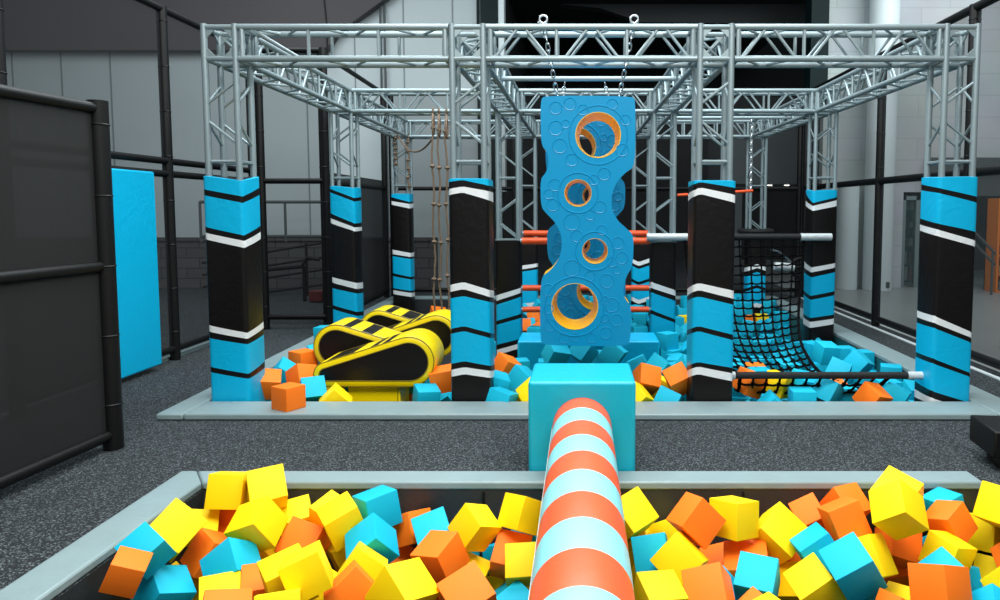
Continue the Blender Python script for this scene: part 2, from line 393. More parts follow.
def beam_parts(L, t, plain=False):
    hl = L / 2
    for sy in (-1, 1):
        for z in (ZT, ZL): MB().tube([(-hl, sy * A, z), (hl, sy * A, z)], TR, 10).build('chord', ALU, t)
    br = MB(); nmod = max(2, round(L / .55)); w = L / nmod
    for i in range(nmod):
        x0 = -hl + i * w
        for sy in (-1, 1):
            if not plain or (i == 0 and sy < 0):
                if not plain: br.tube([(x0 + .06, sy * A, ZL), (x0 + w * .46, sy * A, ZT)], .012, 6)
                br.tube([(x0 + w * (.54 if not plain else .15), sy * A, ZT), (x0 + w - .06, sy * A, ZL)], .012, 6)
            if i: br.tube([(x0 + (.1 if plain and sy > 0 else 0), sy * A, ZL), (x0 + (.1 if plain and sy > 0 else 0), sy * A, ZT)], .014, 6)
        for z in (ZL, ZT):
            br.tube([(x0 + .06, -A, z), (x0 + w * .46, A, z)], .011, 6)
            br.tube([(x0 + w * .54, A, z), (x0 + w - .06, -A, z)], .011, 6)
    br.build('bracing', ALU, t)
    for s in (-1, 1):
        e = MB()
        for sy in (-1, 1): e.tube([(s * (hl - .03), sy * A, ZL), (s * (hl - .03), sy * A, ZT)], .02, 8)
        for z in (ZL, ZT): e.tube([(s * (hl - .03), -A, z), (s * (hl - .03), A, z)], .016, 8)
        e.build('end_frame', ALU, t)
def make_beam(p, q, label, plain=False):
    dx, dy = q[0] - p[0], q[1] - p[1]
    t = thing('truss_beam', label, 'beam', ((p[0] + q[0]) / 2, (p[1] + q[1]) / 2, 0), 'overhead truss beams', math.atan2(dy, dx))
    beam_parts(math.hypot(dx, dy) - .29, t, plain)
row_n = ['front', 'middle', 'rear']; bay_n = ['over the cushions', 'over the hanging boards', 'over the cargo net']
for r in range(3):
    for c in range(3):
        make_beam((CXR[r][c], CY[r]), (CXR[r][c + 1], CY[r]), 'grey truss beam across the %s row of columns, %s' % (row_n[r], bay_n[c]), r == 0 and c == 0)
col_n = ['on the fence side', 'beside the hanging boards, cushion side', 'beside the hanging boards, net side', 'on the bench side']
for r in range(2):
    for c in range(4):
        make_beam((CXR[r][c], CY[r]), (CXR[r + 1][c], CY[r + 1]), 'lengthwise grey truss beam %s, %s' % (col_n[c], ('from front row to middle row', 'from middle row to rear row')[r]))

# ------------------------------------------------------------------ hanging cliff boards
BD = 5.70; KB = 126.4
def bx(px): return (px - PX) / KB
HOLES = [(598, 135, 22.5), (578, 193, 13.5), (595, 251, 12.8), (574.7, 306.5, 23.5)]
OUT = [(545, 95.5), (631, 96), (635, 100), (635, 166), (626, 172), (617, 181), (611.5, 194), (611.5, 208), (617, 220), (626, 228), (634, 235), (633, 267), (627, 275), (623.5, 288), (625, 299), (632, 306), (631, 341), (627, 346.5), (544, 345.5), (539.5, 341), (540, 277), (550, 271), (558.5, 260), (562, 247), (561, 234), (555, 222), (547, 214), (541, 207), (540.5, 179), (546, 173), (549, 164), (548, 153), (541, 144), (541, 100)]
def chaikin(p, it):
    for _ in range(it):
        q = []
        for i in range(len(p)):
            a, b = p[i], p[(i + 1) % len(p)]
            q += [(a[0] * .78 + b[0] * .22, a[1] * .78 + b[1] * .22), (a[0] * .22 + b[0] * .78, a[1] * .22 + b[1] * .78)]
        p = q
    return p
def board(name, label, Y, mirror, group, T=.36):
    sgn = -1 if mirror else 1; cx = bx(587)
    def P2(x, y): return (cx + sgn * (bx(x) - cx), z_at(y, BD))
    o2 = [P2(*p) for p in chaikin(OUT, 2)]
    hs = [[(P2(hx, hy)[0] + hr / KB * math.cos(2 * PI * k / 32), P2(hx, hy)[1] + hr / KB * math.sin(2 * PI * k / 32)) for k in range(32)] for hx, hy, hr in HOLES]
    t = thing(name, label, 'climbing board', (cx, Y, 0), group)
    loops = [o2] + hs; flat = [p for l in loops for p in l]
    tri = tessellate_polygon([[Vector((x, z, 0)) for x, z in l] for l in loops])
    mb = MB()
    for y in (0, T): mb.add([(x - cx, y, z) for x, z in flat], tri)
    n = len(o2)
    po = chaikin(OUT, 2); nr = MB()
    for i in range(n):
        k = (i + 1) % n; a, b = o2[i], o2[k]; mx, my = (po[i][0] + po[k][0]) / 2, (po[i][1] + po[k][1]) / 2
        tgt = nr if (542.5 < mx < 632 and 130 < my < 320) else mb
        tgt.add([(a[0] - cx, 0, a[1]), (b[0] - cx, 0, b[1]), (b[0] - cx, T, b[1]), (a[0] - cx, T, a[1])], [(0, 1, 2, 3)])
    # moulded ribs and bubbles on the face
    for y in (0,):
        for hx, hy, hr in HOLES:
            p = P2(hx, hy); mb.ring((p[0] - cx, y, p[1]), (hr + 6.5) / KB, .006, 'y', 40, 6)
        rr = random.Random(4)
        spots = [(556, 108, 6), (570, 104, 6), (583, 110, 5), (612, 104, 5), (625, 120, 5), (622, 150, 6), (556, 128, 7), (566, 124, 4), (560, 146, 7), (572, 160, 6), (604, 174, 6), (594, 180, 5), (555, 185, 6), (549, 194, 5), (553, 205, 6), (600, 207, 6), (590, 215, 5), (572, 222, 8), (577, 236, 6), (602, 230, 5), (618, 243, 6), (622, 258, 6), (612, 262, 5), (572, 268, 8), (590, 276, 5), (607, 281, 7), (617, 270, 4), (548, 290, 6), (612, 305, 7), (617, 320, 6), (605, 300, 4), (606, 333, 6), (550, 325, 6), (564, 338, 5), (592, 338, 5), (575, 345-8, 4), (548, 309, 5), (605, 318, 4)]
        for sx, sy, sr in spots:
            p = P2(sx, sy); mb.ring((p[0] - cx, y, p[1]), sr / KB, .0045, 'y', 20, 5)
    mb.build('board_body', PLAST, t); nr.build('notch_rim', PLASTY, t)
    # rims of the grips in yellow
    for h in hs:
        rm = MB(); k = len(h); ctr = (sum(x for x, z in h) / k, sum(z for x, z in h) / k)
        def sc_(f): return [(ctr[0] + (x - ctr[0]) * f, ctr[1] + (z - ctr[1]) * f) for x, z in h]
        lev = [(1.005, -.003), (.985, -.003), (.83, T * .85), (.83, T * .9), (1.0, T + .003), (1.03, T + .003)]
        rings_ = [[(x - cx, y, z) for x, z in sc_(f)] for f, y in lev]
        rm.add([v for g_ in rings_ for v in g_], [(q * k + i, q * k + (i + 1) % k, (q + 1) * k + (i + 1) % k, (q + 1) * k + i) for q in range(len(lev) - 1) for i in range(k)])
        rm.build('hole_rim', PLASTY, t)
    for x in (557, 620):
        p = P2(x, 96); MB().ring((p[0] - cx, T / 2, p[1] + .012), .022, .006, 'x', 16, 6).build('eyelet', STEEL, t)
    return t, [(P2(x, 96)[0], Y + T / 2, P2(x, 96)[1] + .02) for x in (557, 620)]
def chain(label, top, bot, group, over=None):
    t = thing('hanging_chain', label, 'chain', top, group)
    top = Vector(top); bot = Vector(bot); d = bot - top; L = d.length; n = max(3, round(L / .05)); u = d.normalized()
    mb = MB()
    s1 = u.cross(Vector((0, 1, 0.01))).normalized(); s2 = u.cross(s1)
    for i in range(n):
        c = d * ((i + .5) / n); s = s1 if i % 2 else s2
        hl = L / n * .62; w = .014
        pts = []
        for k in range(12):
            a = 2 * PI * k / 12; pts.append(c + s * (w * math.cos(a)) + u * (hl * (1 if math.sin(a) > 0 else -1) * abs(math.sin(a)) ** .7))
        mb.tube(pts, .0058, 5, closed=True)
    mb.build('links', STEEL, t)
    return t
t, eyes = board('climbing_board', 'large blue hanging board with round holes, nearest the blue foam block', BD, False, 'blue cliff boards with yellow-rimmed holes')
for i, e in enumerate(eyes):
    topx = (bx(543.5), bx(634))[i]
    c = chain('steel chain at the %s edge of the front hanging board' % ('cushion-side', 'net-side')[i], (topx, 5.79, 3.02), e, 'chains holding the hanging boards')
    s = MB().ring((0, 0, .035), .03, .008, 'y', 18, 6); s.tube([(-.035, 0, .0), (.035, 0, .0)], .009, 8); s.tube([(-.03, -.14, -.02), (-.03, .14, -.02)], .008, 6); s.build('shackle', STEEL, c)
t2, eyes2 = board('climbing_board', 'second blue hanging board, glimpsed through the holes of the first', 6.78, True, 'blue cliff boards with yellow-rimmed holes')
pipe = MB().tube([(CX[1] + .1, 6.96, 2.80), (CX[2] - .1, 6.96, 2.80)], .024, 10).build('cross_pipe', ALU)
tag(pipe, 'grey cross pipe above the second hanging board', 'pipe')
for i, e in enumerate(eyes2):
    chain('steel chain at the %s edge of the second hanging board' % ('cushion-side', 'net-side')[i], (e[0] + (-.06, .06)[i], 6.96, 2.77), e, 'chains holding the hanging boards')

# ------------------------------------------------------------------ foam block and striped log
t = thing('foam_block', 'turquoise vinyl block the striped log butts against', 'block', (.0, 4.1, 0))
mb = MB().box((-.312, 0, .002), (.312, .52, .57)); mb.build('block_body', VTURQ, t, bevel=.02, seg=3)
mb = MB()
for z in (.568,):
    mb.tube([(-.29, .012, z - .012), (.29, .012, z - .012)], .006, 6)
mb.tube([(-.29, .508, .556), (.29, .508, .556)], .006, 6)
for sx in (-1, 1): mb.tube([(sx * .3, .012, .02), (sx * .3, .012, .556)], .006, 6)
mb.build('piping', VTURQ, t)
LR = .170; LZ = .308
t = thing('striped_log', 'orange and pale blue striped padded log leading to the turquoise block', 'log', (0, 4.1, LZ))
ys = [4.098, 3.9, 3.665, 3.43, 3.195, 2.96, 2.725, 2.49, 2.255, 2.02, 1.785, 1.55, 1.315, 1.08, .85]
mb = MB(); n = 48
for i in range(len(ys) - 1):
    y0, y1 = ys[i] - 4.1, ys[i + 1] - 4.1
    rows = [y0, y0 - .012, (y0 + y1) / 2, y1 + .012, y1]; rad = [LR - .0015, LR, LR + .001, LR, LR - .0015]
    vs = [(rad[q] * math.cos(2 * PI * k / n), yy, rad[q] * math.sin(2 * PI * k / n)) for q, yy in enumerate(rows) for k in range(n)]
    mb.add(vs, [(q * n + k, q * n + (k + 1) % n, (q + 1) * n + (k + 1) % n, (q + 1) * n + k) for q in range(4) for k in range(n)], i % 2)
mb.add([(LR * math.cos(2 * PI * k / n), ys[-1] - 4.1, LR * math.sin(2 * PI * k / n)) for k in range(n)], [tuple(range(n))], 1)
mb.add([(LR * math.cos(2 * PI * k / n), ys[0] - 4.1, LR * math.sin(2 * PI * k / n)) for k in range(n)], [tuple(range(n))], 0)
mb.build('log_body', [LOGO, LOGB], t)
MB().tube([(-LR * 1.0, -.004, -.01), (-LR * 1.0, ys[-1] - 4.1, -.01)], .006, 6).build('seam', VWHT, t)
t2 = thing('foam_block', 'turquoise vinyl block carrying the near end of the striped log', 'block', (0, .3, 0))
MB().box((-.3, 0, .002), (.3, .5, .57)).build('block_body', VTURQ, t2, bevel=.02)

# low blue landing mat behind the boards
z0 = z_at(341, 7.6)
t = thing('landing_mat', 'wide blue mat standing low behind the hanging boards', 'mat', (.07, 7.6, BZ))
MB().box((-.76, 0, .003), (.76, .55, z0 - BZ)).build('mat_body', VBLUE, t, bevel=.02)
mb = MB()
for x in (-.25, .25): mb.box((x - .004, -.003, .01), (x + .004, .55, z0 - BZ + .002))
mb.build('seam', VTEAL, t)

# ------------------------------------------------------------------ orange bars of the rear bay
for i, (y, Y, r) in enumerate(((233.5, 8.92, .038), (241, 8.66, .042), (288, 8.72, .036), (309.5, 8.72, .036))):
    z = z_at(y, Y); x0, x1 = CXR[1][1] + .15, CXR[1][2] - .15
    t = thing('grip_bar', 'orange %s bar between the two short-padded columns' % ('uppermost rear', 'uppermost front', 'middle', 'lowest')[i], 'bar', ((x0 + x1) / 2, Y, z), 'orange bars behind the hanging boards')
    h = (x1 - x0) / 2
    MB().tube([(-h + .02, 0, 0), (h - .02, 0, 0)], r, 14).build('sleeve', PIPEO, t)
    for s in (-1, 1): MB().tube([(s * (h - .03), 0, 0), (s * h, 0, 0)], r * .8, 12).build('end_tube', ALU, t)

# ------------------------------------------------------------------ cargo net and its bars
def net_bar(label, p0, p1, r, sil0, sil1):
    p0, p1 = Vector(p0), Vector(p1); d = (p1 - p0).normalized(); L = (p1 - p0).length
    t = thing('net_bar', label, 'bar', p0, 'bars the cargo net hangs from')
    MB().tube([d * sil0, d * (L - sil1)], r * .82, 14).build('foam_sleeve', RUBBERFOAM, t)
    e = MB().tube([(0, 0, 0), d * (sil0 + .01)], r * .9, 14); e.build('tape_end', SILVER, t)
    e = MB().tube([d * (L - sil1 - .01), d * L], r * .9, 14); e.build('tape_end', SILVER, t)
zt = z_at(237, 8.62); zb = z_at(378, 5.7)
net_bar('upper net bar with silver-taped ends between the middle row columns', (x_at(647, 8.6), 8.6, zt), (x_at(832, 8.6), 8.6, zt), .05, .5, .36)
net_bar('low net bar just above the long border mat', (CX[2] + .152, 5.79, zb), (CX[3] - .152, 5.79, zb), .036, .05, .12)
NU, NV = 11, 24
KEY = [(0, 1.22, 2.66, 8.6, zt), (.2, 1.27, 2.60, 8.5, .74), (.4, 1.30, 2.47, 8.15, .36), (.55, 1.32, 2.33, 7.6, .17), (.68, 1.33, 2.22, 6.95, .10), (.8, 1.33, 2.2, 6.4, .06), (.9, 1.32, 2.42, 6.0, .03), (1, 1.29, 2.52, 5.79, zb)]
def npt(u, v):
    for k in range(len(KEY) - 1):
        if v <= KEY[k + 1][0] + 1e-9: break
    p0, p1, p2, p3 = KEY[max(k - 1, 0)], KEY[k], KEY[k + 1], KEY[min(k + 2, len(KEY) - 1)]
    t = (v - p1[0]) / (p2[0] - p1[0])
    def cr(a):
        h = p2[0] - p1[0]; m1 = (p2[a] - p0[a]) / max(1e-6, p2[0] - p0[0]) * h; m2 = (p3[a] - p1[a]) / max(1e-6, p3[0] - p1[0]) * h
        return (2 * t ** 3 - 3 * t * t + 1) * p1[a] + (t ** 3 - 2 * t * t + t) * m1 + (-2 * t ** 3 + 3 * t * t) * p2[a] + (t ** 3 - t * t) * m2
    xl, xr, Y, z = cr(1), cr(2), cr(3), cr(4)
    bow = math.sin(PI * u) * math.sin(PI * v)
    return Vector((xl + (xr - xl) * u, Y - .12 * bow, z - .05 * bow))
t = thing('cargo_net', 'black knotted cargo net sagging between the two net bars', 'net', npt(.5, 0))
org = npt(.5, 0)
mb = MB()
for i in range(NU + 1):
    pts = [npt(i / NU, j / 44) - org for j in range(45)]; r = .012 if i in (0, NU) else .0105
    mb.tube(pts, r, 5)
for j in range(1, NV):
    mb.tube([npt(i / 30, j / NV) - org + Vector((0, 0, -.012 * abs(math.sin(PI * i / 30 * NU)))) for i in range(31)], .0105, 5)
for i in range(NU + 1):
    for j in range(1, NV):
        mb.ball(npt(i / NU, j / NV) - org, .021, n=6, m=4)
mb.build('mesh_ropes', NETB, t)
mb = MB()
for s in (0, 1):
    mb.tube([npt(s, j / 30) - org for j in range(31)], .016, 6)
mb.build('edge_rope', NETB, t)

# ------------------------------------------------------------------ yellow and black cushions
def cushion(label, Y, big, small, Rb, Rs, stripes, blocks):
    # big / small: x,z of the circle centres (metres)
    t = thing('wedge_cushion', label, 'cushion', (big[0], Y, small[1]), 'yellow and black stepping cushions')
    ox, oz = big[0], small[1]
    bx_, bz = 0, big[1] - oz; sx, sz = small[0] - ox, 0
    d = Vector((sx - bx_, sz - bz)); L = d.length; a0 = math.atan2(d.y, d.x); be = math.acos((Rb - Rs) / L)
    def outline(off, n=20):
        p = []
        rb, rs = Rb - off, Rs - off
        for k in range(n + 1):
            a = a0 + be + (2 * PI - 2 * be) * k / n; p.append((bx_ + rb * math.cos(a), bz + rb * math.sin(a)))
        e = [(bx_ + rb * math.cos(a0 - be), bz + rb * math.sin(a0 - be)), (sx + rs * math.cos(a0 - be), sz + rs * math.sin(a0 - be))]
        # subdivide the straight runs so the stripes can be cut
        for k in range(1, 20): p.append((e[0][0] + (e[1][0] - e[0][0]) * k / 20, e[0][1] + (e[1][1] - e[0][1]) * k / 20))
        for k in range(n + 1):
            a = a0 - be + 2 * be * k / n; p.append((sx + rs * math.cos(a), sz + rs * math.sin(a)))
        e = [(sx + rs * math.cos(a0 + be), sz + rs * math.sin(a0 + be)), (bx_ + rb * math.cos(a0 + be), bz + rb * math.sin(a0 + be))]
        for k in range(1, 20): p.append((e[0][0] + (e[1][0] - e[0][0]) * k / 20, e[0][1] + (e[1][1] - e[0][1]) * k / 20))
        return p
    W = .44; o = outline(0); i1 = outline(.05)
    n = len(o); mb = MB()
    lev = [(outline(.012), 0), (o, .012), (o, W - .012), (outline(.012), W)]
    for (pa, ya), (pb, yb) in zip(lev, lev[1:]):
        for k in range(n):
            k2 = (k + 1) % n; mi = 0
            if ya == .012:
                mx, mz = (pa[k][0] + pa[k2][0]) / 2, (pa[k][1] + pa[k2][1]) / 2
                tt = ((mx - bx_) * d.x + (mz - bz) * d.y) / L / L
                nz = (pa[k2][0] - pa[k][0])
                cr = d.x * (mz - bz) - d.y * (mx - bx_)
                top = cr * (1 if d.x > 0 else -1) > 0
                if top and any(s0 <= tt <= s1 for s0, s1 in stripes): mi = 1
            mb.add([(pa[k][0], ya, pa[k][1]), (pa[k2][0], ya, pa[k2][1]), (pb[k2][0], yb, pb[k2][1]), (pb[k][0], yb, pb[k][1])], [(0, 1, 2, 3)], mi)
    q = outline(.012)
    for y in (0, W):
        mb.add([(x, y, z) for x, z in q] + [(x, y, z) for x, z in i1], [(k, (k + 1) % n, n + (k + 1) % n, n + k) for k in range(n)], 0)
    o1 = mb.build('cushion_body', [CUSHY, VBLK], t)
    bm = bmesh.new(); bm.from_mesh(o1.data); bmesh.ops.remove_doubles(bm, verts=bm.verts, dist=.0005); bmesh.ops.recalc_face_normals(bm, faces=bm.faces); bm.to_mesh(o1.data); bm.free()
    sp = MB()
    for y in (.004, W - .004): sp.add([(x, y, z) for x, z in i1], [tuple(range(n))])
    sp.build('side_panel', VBLK, t, smooth=False)
    pp = MB()
    for y in (0, W): pp.tube([(x, y, z) for x, z in i1], .005, 5, closed=True)
    for y in (.006, W - .006): pp.tube([(x, y, z) for x, z in outline(.004)], .006, 5, closed=True)
    pp.build('piping', mat('piping_olive', (140, 120, 10), .5) if 'piping_olive' not in MATS else MATS['piping_olive'], t)
    bs = MB().box((blocks[0] - ox, .06, BZ - oz + .003), (blocks[1] - ox, W - .06, -Rs + .004)); bs.build('base', CUSHY, t, bevel=.012)
    MB().tube([(blocks[1] - ox - .02, .058, BZ - oz + .02), (blocks[1] - ox - .02, .058, -Rs - .01)], .004, 5).build('base_seam', MATS['piping_olive'], t)
    return t
SA = [(.18, .28), (.34, .43), (.62, .97)]
SBk = [(.04, .16), (.30, .46)]
def cu(label, Y, bpx, spx, rb, rs, stripes, basepx):
    k = F / (Y * math.cos(TH) + (H - .2) * math.sin(TH))
    big = ((bpx[0] - PX) / k, z_at(bpx[1], Y)); zs = big[1] - rb + rs
    sm = ((spx - PX) / k, zs)
    cushion(label, Y, big, sm, rb, rs, stripes, ((basepx[0] - PX) / k, (basepx[1] - PX) / k))
cu('front yellow wedge cushion with black side, thick end toward the padded column', 5.95, (409, 362), 325.5, .213, .105, SA, (345, 398))
cu('yellow wedge cushion behind the front one, thick end toward the fence', 6.55, (336.5, 347.5), 412, .213, .105, SBk, (345, 400))
cu('third yellow wedge cushion, partly behind a padded column', 7.1, (436, 336.5), 370, .213, .105, SA, (385, 425))
cu('rearmost yellow wedge cushion, thick end toward the fence', 7.66, (379, 330), 446, .213, .105, SBk, (390, 430))

# ------------------------------------------------------------------ ropes
def rope(label, x, Y, ztop, zbot, seed, loop=True, group='knotted tan climbing ropes'):
    rr = random.Random(seed); t = thing('climbing_rope', label, 'rope', (x, Y, ztop), group)
    L = ztop - zbot; n = 40
    pts = [(rr.uniform(-.004, .004) + .012 * math.sin(i * .5 + seed), rr.uniform(-.004, .004), -L * i / n) for i in range(n + 1)]
    MB().tube(pts, .012, 7).build('rope_line', ROPE, t)
    for j in range(2, n, 7):
        p = pts[j]; MB().ball(p, .03, n=8, m=6, sc=(1, 1, .8)).ring(p, .024, .011, 'z', 12, 5).build('knot', ROPE, t)
    if loop:
        MB().tube([(.012, -.05 * math.sin(a) , .02 - .11 * (1 - math.cos(a))) for a in [2 * PI * q / 20 for q in range(20)]], .012, 6, closed=True).build('rope_loop', ROPE, t)
    yb = 8.67 if Y < 9.5 else 11.67
    MB().tube([(0, 0, 0), (0, (yb - Y) * .5, (ZL - ztop) * .5), (0, yb - Y, ZL - ztop - .03)], .012, 6).ring((0, yb - Y, ZL - ztop), .034, .011, 'x', 14, 5).build('rope_tie', ROPE, t)
YR = 8.6
for i, xp in enumerate((433.5, 439.5, 447)):
    rope('%s of the three knotted tan ropes, hung from the middle truss beam' % ('fence-side one', 'middle one', 'column-side one')[i], x_at(xp, YR), YR, z_at(117 - (i == 1) * 0 + i * 2, YR), z_at(332, YR) if i < 2 else z_at(326, YR), i + 1)
rope('short tan rope tied up at the rear fence-side column', x_at(396.5, 11.62), 11.62, z_at(137, 11.62), z_at(166, 11.62), 7, False)
rope('tan rope hanging straight beside the rear fence-side column', x_at(409, 11.62), 11.62, z_at(140, 11.62), z_at(190, 11.62), 8, False)
a = Vector((x_at(398, 11.2), 11.2, z_at(133, 11.2))); b = Vector((x_at(434, YR), YR, z_at(138, YR)))
pts = []
for i in range(21):
    s = i / 20; p = a.lerp(b, s) - a; p.z -= .22 * 4 * s * (1 - s); pts.append(p)
o = MB().tube(pts, .012, 7).build('draped_rope', ROPE); o.location = a
tag(o, 'tan rope draped in a curve between rear column and hanging ropes', 'rope')

# ------------------------------------------------------------------ trapeze, tyre, wheel behind the net
YT = 9.9; zt_ = z_at(193, YT)
t = thing('trapeze_bar', 'orange trapeze bar hanging behind the padded column by the net', 'bar', (x_at(715, YT), YT, zt_))
h = (x_at(753, YT) - x_at(678, YT)) / 2
MB().tube([(-h, 0, -.03), (h, 0, .03)], .02, 10).build('bar', PIPEO, t)
for i, xp in enumerate((692, 750)):
    chain('thin chain holding the %s end of the orange trapeze bar' % ('board-side', 'net-side')[i], (x_at(xp, YT), YT, 2.775), (x_at(xp, YT), YT, zt_ + .03), 'trapeze chains')
tb = MB().tube([(CX[2] + .1, YT, 2.80), (CX[3] - .1, YT, 2.80)], .022, 8).build('cross_pipe', ALU); tag(tb, 'grey cross pipe carrying the orange trapeze bar', 'pipe')
t = thing('tyre', 'dark tyre lying on top of the rear short-padded column', 'tyre', (CXR[2][3], CY[2], z_at(235, 11.64) + .06))
MB().ring((0, 0, 0), .24, .055, 'z', 28, 8, sq=.8).build('tread', RUBBERFOAM, t)
MB().ring((0, 0, .0), .195, .02, 'z', 28, 6).build('rim', ALU, t)
YW = 9.7; zc = z_at(266, YW)
t = thing('spinning_handle', 'silver-taped handle and small dark wheel seen behind the cargo net', 'handle', (x_at(786, YW), YW, zc))
MB().tube([(-.14, 0, 0), (.12, 0, -.02)], .055, 14).build('taped_grip', SILVER, t)
MB().ring((.2, 0, -.02), .12, .025, 'y', 24, 8).tube([(.09, 0, -.02), (.31, 0, -.02)], .012, 6).tube([(.2, 0, .09), (.2, 0, -.13)], .012, 6).build('wheel', BLACK, t)
MB().tube([(-.2, .0, .22), (-.1, .0, .2), (0, 0, .13), (.1, 0, .03)], .012, 8).build('arm', STEEL, t)
sp = MB().tube([(x_at(788, YW), YW, zc - .02), (x_at(818, YW), YW, zc - .02), (x_at(818, YW), YW, BZ + .004)], .03, 10).build('stand_post', BLACK, None)
sp.parent = t; sp.matrix_parent_inverse = Matrix.Translation(-Vector(t.location))

# ------------------------------------------------------------------ net fences
def fence(label, nodes, zt, rails, netm, pr=.05, rr=.035, netz=None, padded=(), name='net_fence'):
    t = thing(name, label, 'fence', (nodes[0][0], nodes[0][1], 0), 'black net fences around the ninja area')
    o = Vector((nodes[0][0], nodes[0][1], 0))
    for i, (x, y) in enumerate(nodes):
        m = MB().tube([(x - o.x, y - o.y, .001), (x - o.x, y - o.y, zt)], pr, 12)
        for zz in [k * .45 + .3 for k in range(int(zt / .45))]: m.ring((x - o.x, y - o.y, zz), pr, .006, 'z', 14, 5)
        m.build('post', BLACK, t)
    for (a, b) in zip(nodes, nodes[1:]):
        for z in rails: MB().tube([(a[0] - o.x, a[1] - o.y, z), (b[0] - o.x, b[1] - o.y, z)], rr, 10).build('rail', BLACK, t)
        m = MB(); z0, z1 = netz or (.06, zt - .05)
        m.add([(a[0] - o.x, a[1] - o.y, z0), (b[0] - o.x, b[1] - o.y, z0), (b[0] - o.x, b[1] - o.y, z1), (a[0] - o.x, a[1] - o.y, z1)], [(0, 1, 2, 3)])
        m.build('net_panel', netm, t, smooth=False)
    return t
fence('black pipe and net fence behind the blue wall pad', [(-4.23, 5.3), (-4.23, 7.4), (-4.23, 9.3)], 3.6, [.12, 1.92, 2.05, 3.57], NET1)
fence('dark net fence panel behind the fence-side padded columns', [(-4.12, 9.3), (-3.29, 9.3)], 3.6, [.16, 1.92, 3.57], NET1)
fence('dense black net fence running back beside the rear fence-side column', [(-3.36, 9.42), (-3.46, 12.68)], 3.6, [.12, 1.92, 3.57], NET2, netz=(.05, 2.05))
fence('black net fence across the back of the ninja pit', [(-3.36, 12.8), (-1.2, 12.8), (1.2, 12.8), (3.85, 12.8)], 3.6, [.12, 1.92, 3.57], NET1)
fence('black net fence along the bench side with its foot rail on a white kerb', [(3.93, 5.2), (3.93, 7.35), (3.93, 9.56), (3.93, 12.7)], 3.6, [.1, 1.93, 3.57], NET3, pr=.055, rr=.045)
fence('dark net gate standing nearest the camera on the fence side', [(-3.07, 4.62), (-3.17, 3.2), (-3.25, 1.8)], 2.25, [.1, 1.2, 2.2], NET2, pr=.06)
mb = MB(); mb.box((3.82, 5.0, 0), (3.862, 12.7, .012)); struct(mb.build('trim_2', WHITEP))
mb = MB(); mb.box((-4.35, 5.0, 0), (-4.28, 9.2, .035)); struct(mb.build('trim_3', VGREY))
# blue pad hung on the fence
t = thing('wall_pad', 'tall plain blue pad hung on the black net fence', 'pad', (-4.135, 6.60, .05))
MB().box((-.03, -.35, 0), (.035, .35, 1.87)).build('pad_body', VBLUE, t, bevel=.018, seg=3)
MB().box((-.04, -.40, 1.5), (.05, -.345, 1.56)).build('clamp', BLACK, t, bevel=.006)

# ------------------------------------------------------------------ black bench at the walkway's end
t = thing('bench', 'black padded bench at the end of the rubber walkway', 'bench', (2.86, 4.22, 0), None, -.12)
MB().box((-.42, -.12, .095), (.9, .24, .26)).build('seat', BLACK, t, bevel=.012)
for x in (-.28, .75):
    MB().box((x - .05, -.06, .001), (x + .05, .2, .097)).build('leg', mat('bench_leg', (42, 34, 28), .6) if 'bench_leg' not in MATS else MATS['bench_leg'], t, bevel=.006)
MB().box((-.34, .1, .03), (.85, .14, .07)).build('stretcher', BLACK, t)

# ------------------------------------------------------------------ the hall around
XB = -1.95; YB = 14.2
mb = MB().box((-13, YB, 0), (XB, YB + .2, 7.2)); struct(mb.build('wall_back_left', WALLG))
mb = MB()
for i in range(12):
    x = XB - .55 - i * .95; mb.box((x - .012, YB - .012, 1.0), (x + .012, YB, 7.2))
struct(mb.build('trim_4', mat('seam_grey', (120, 130, 132), .7)))
mb = MB().box((-13, YB - .12, 0), (XB - .9, YB, .98)).box((-13, YB - .16, .94), (XB - .9, YB, 1.0)); struct(mb.build('wall_back_lower', DADO))
mb = MB().box((XB, YB - .1, 0), (XB + .34, YB + .3, 7.2)).box((XB - .08, YB - .05, 0), (XB - .03, YB + .1, 7.2)); struct(mb.build('trim_5', TEALP))
mb = MB().box((XB + .34, YB - .08, 1.9), (XB + .45, YB + .2, 7.2)); struct(mb.build('trim_6', WHITEP))
# flat brown slab with a diagonal edge before the upper back wall
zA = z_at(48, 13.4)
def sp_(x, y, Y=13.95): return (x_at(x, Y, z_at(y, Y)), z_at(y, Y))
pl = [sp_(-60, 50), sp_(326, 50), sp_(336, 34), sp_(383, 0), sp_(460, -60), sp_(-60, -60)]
struct(MB().prism_y(pl, 13.95, 14.15).build('upper_slab', BROWN))
tag(MB().tube([(x_at(327, 13.93), 13.935, z_at(-40, 13.3)), (x_at(331, 13.93), 13.935, z_at(15, 13.3)), (x_at(331, 13.93), 13.935, z_at(60, 13.3))], .015, 6).build('cable', BLACK), 'black cable running down the brown slab', 'cable')
for i, xp in enumerate((384, 388)):
    tag(MB().tube([(x_at(xp, 14.1), 14.1, 1.0), (x_at(xp, 14.1), 14.1, 6.5)], .022, 8).build('wall_conduit', GREYD), 'thin grey conduit up the pale back wall, %s of the two' % ('fence-side one', 'rope-side one')[i], 'pipe', 'conduits on the pale back wall')
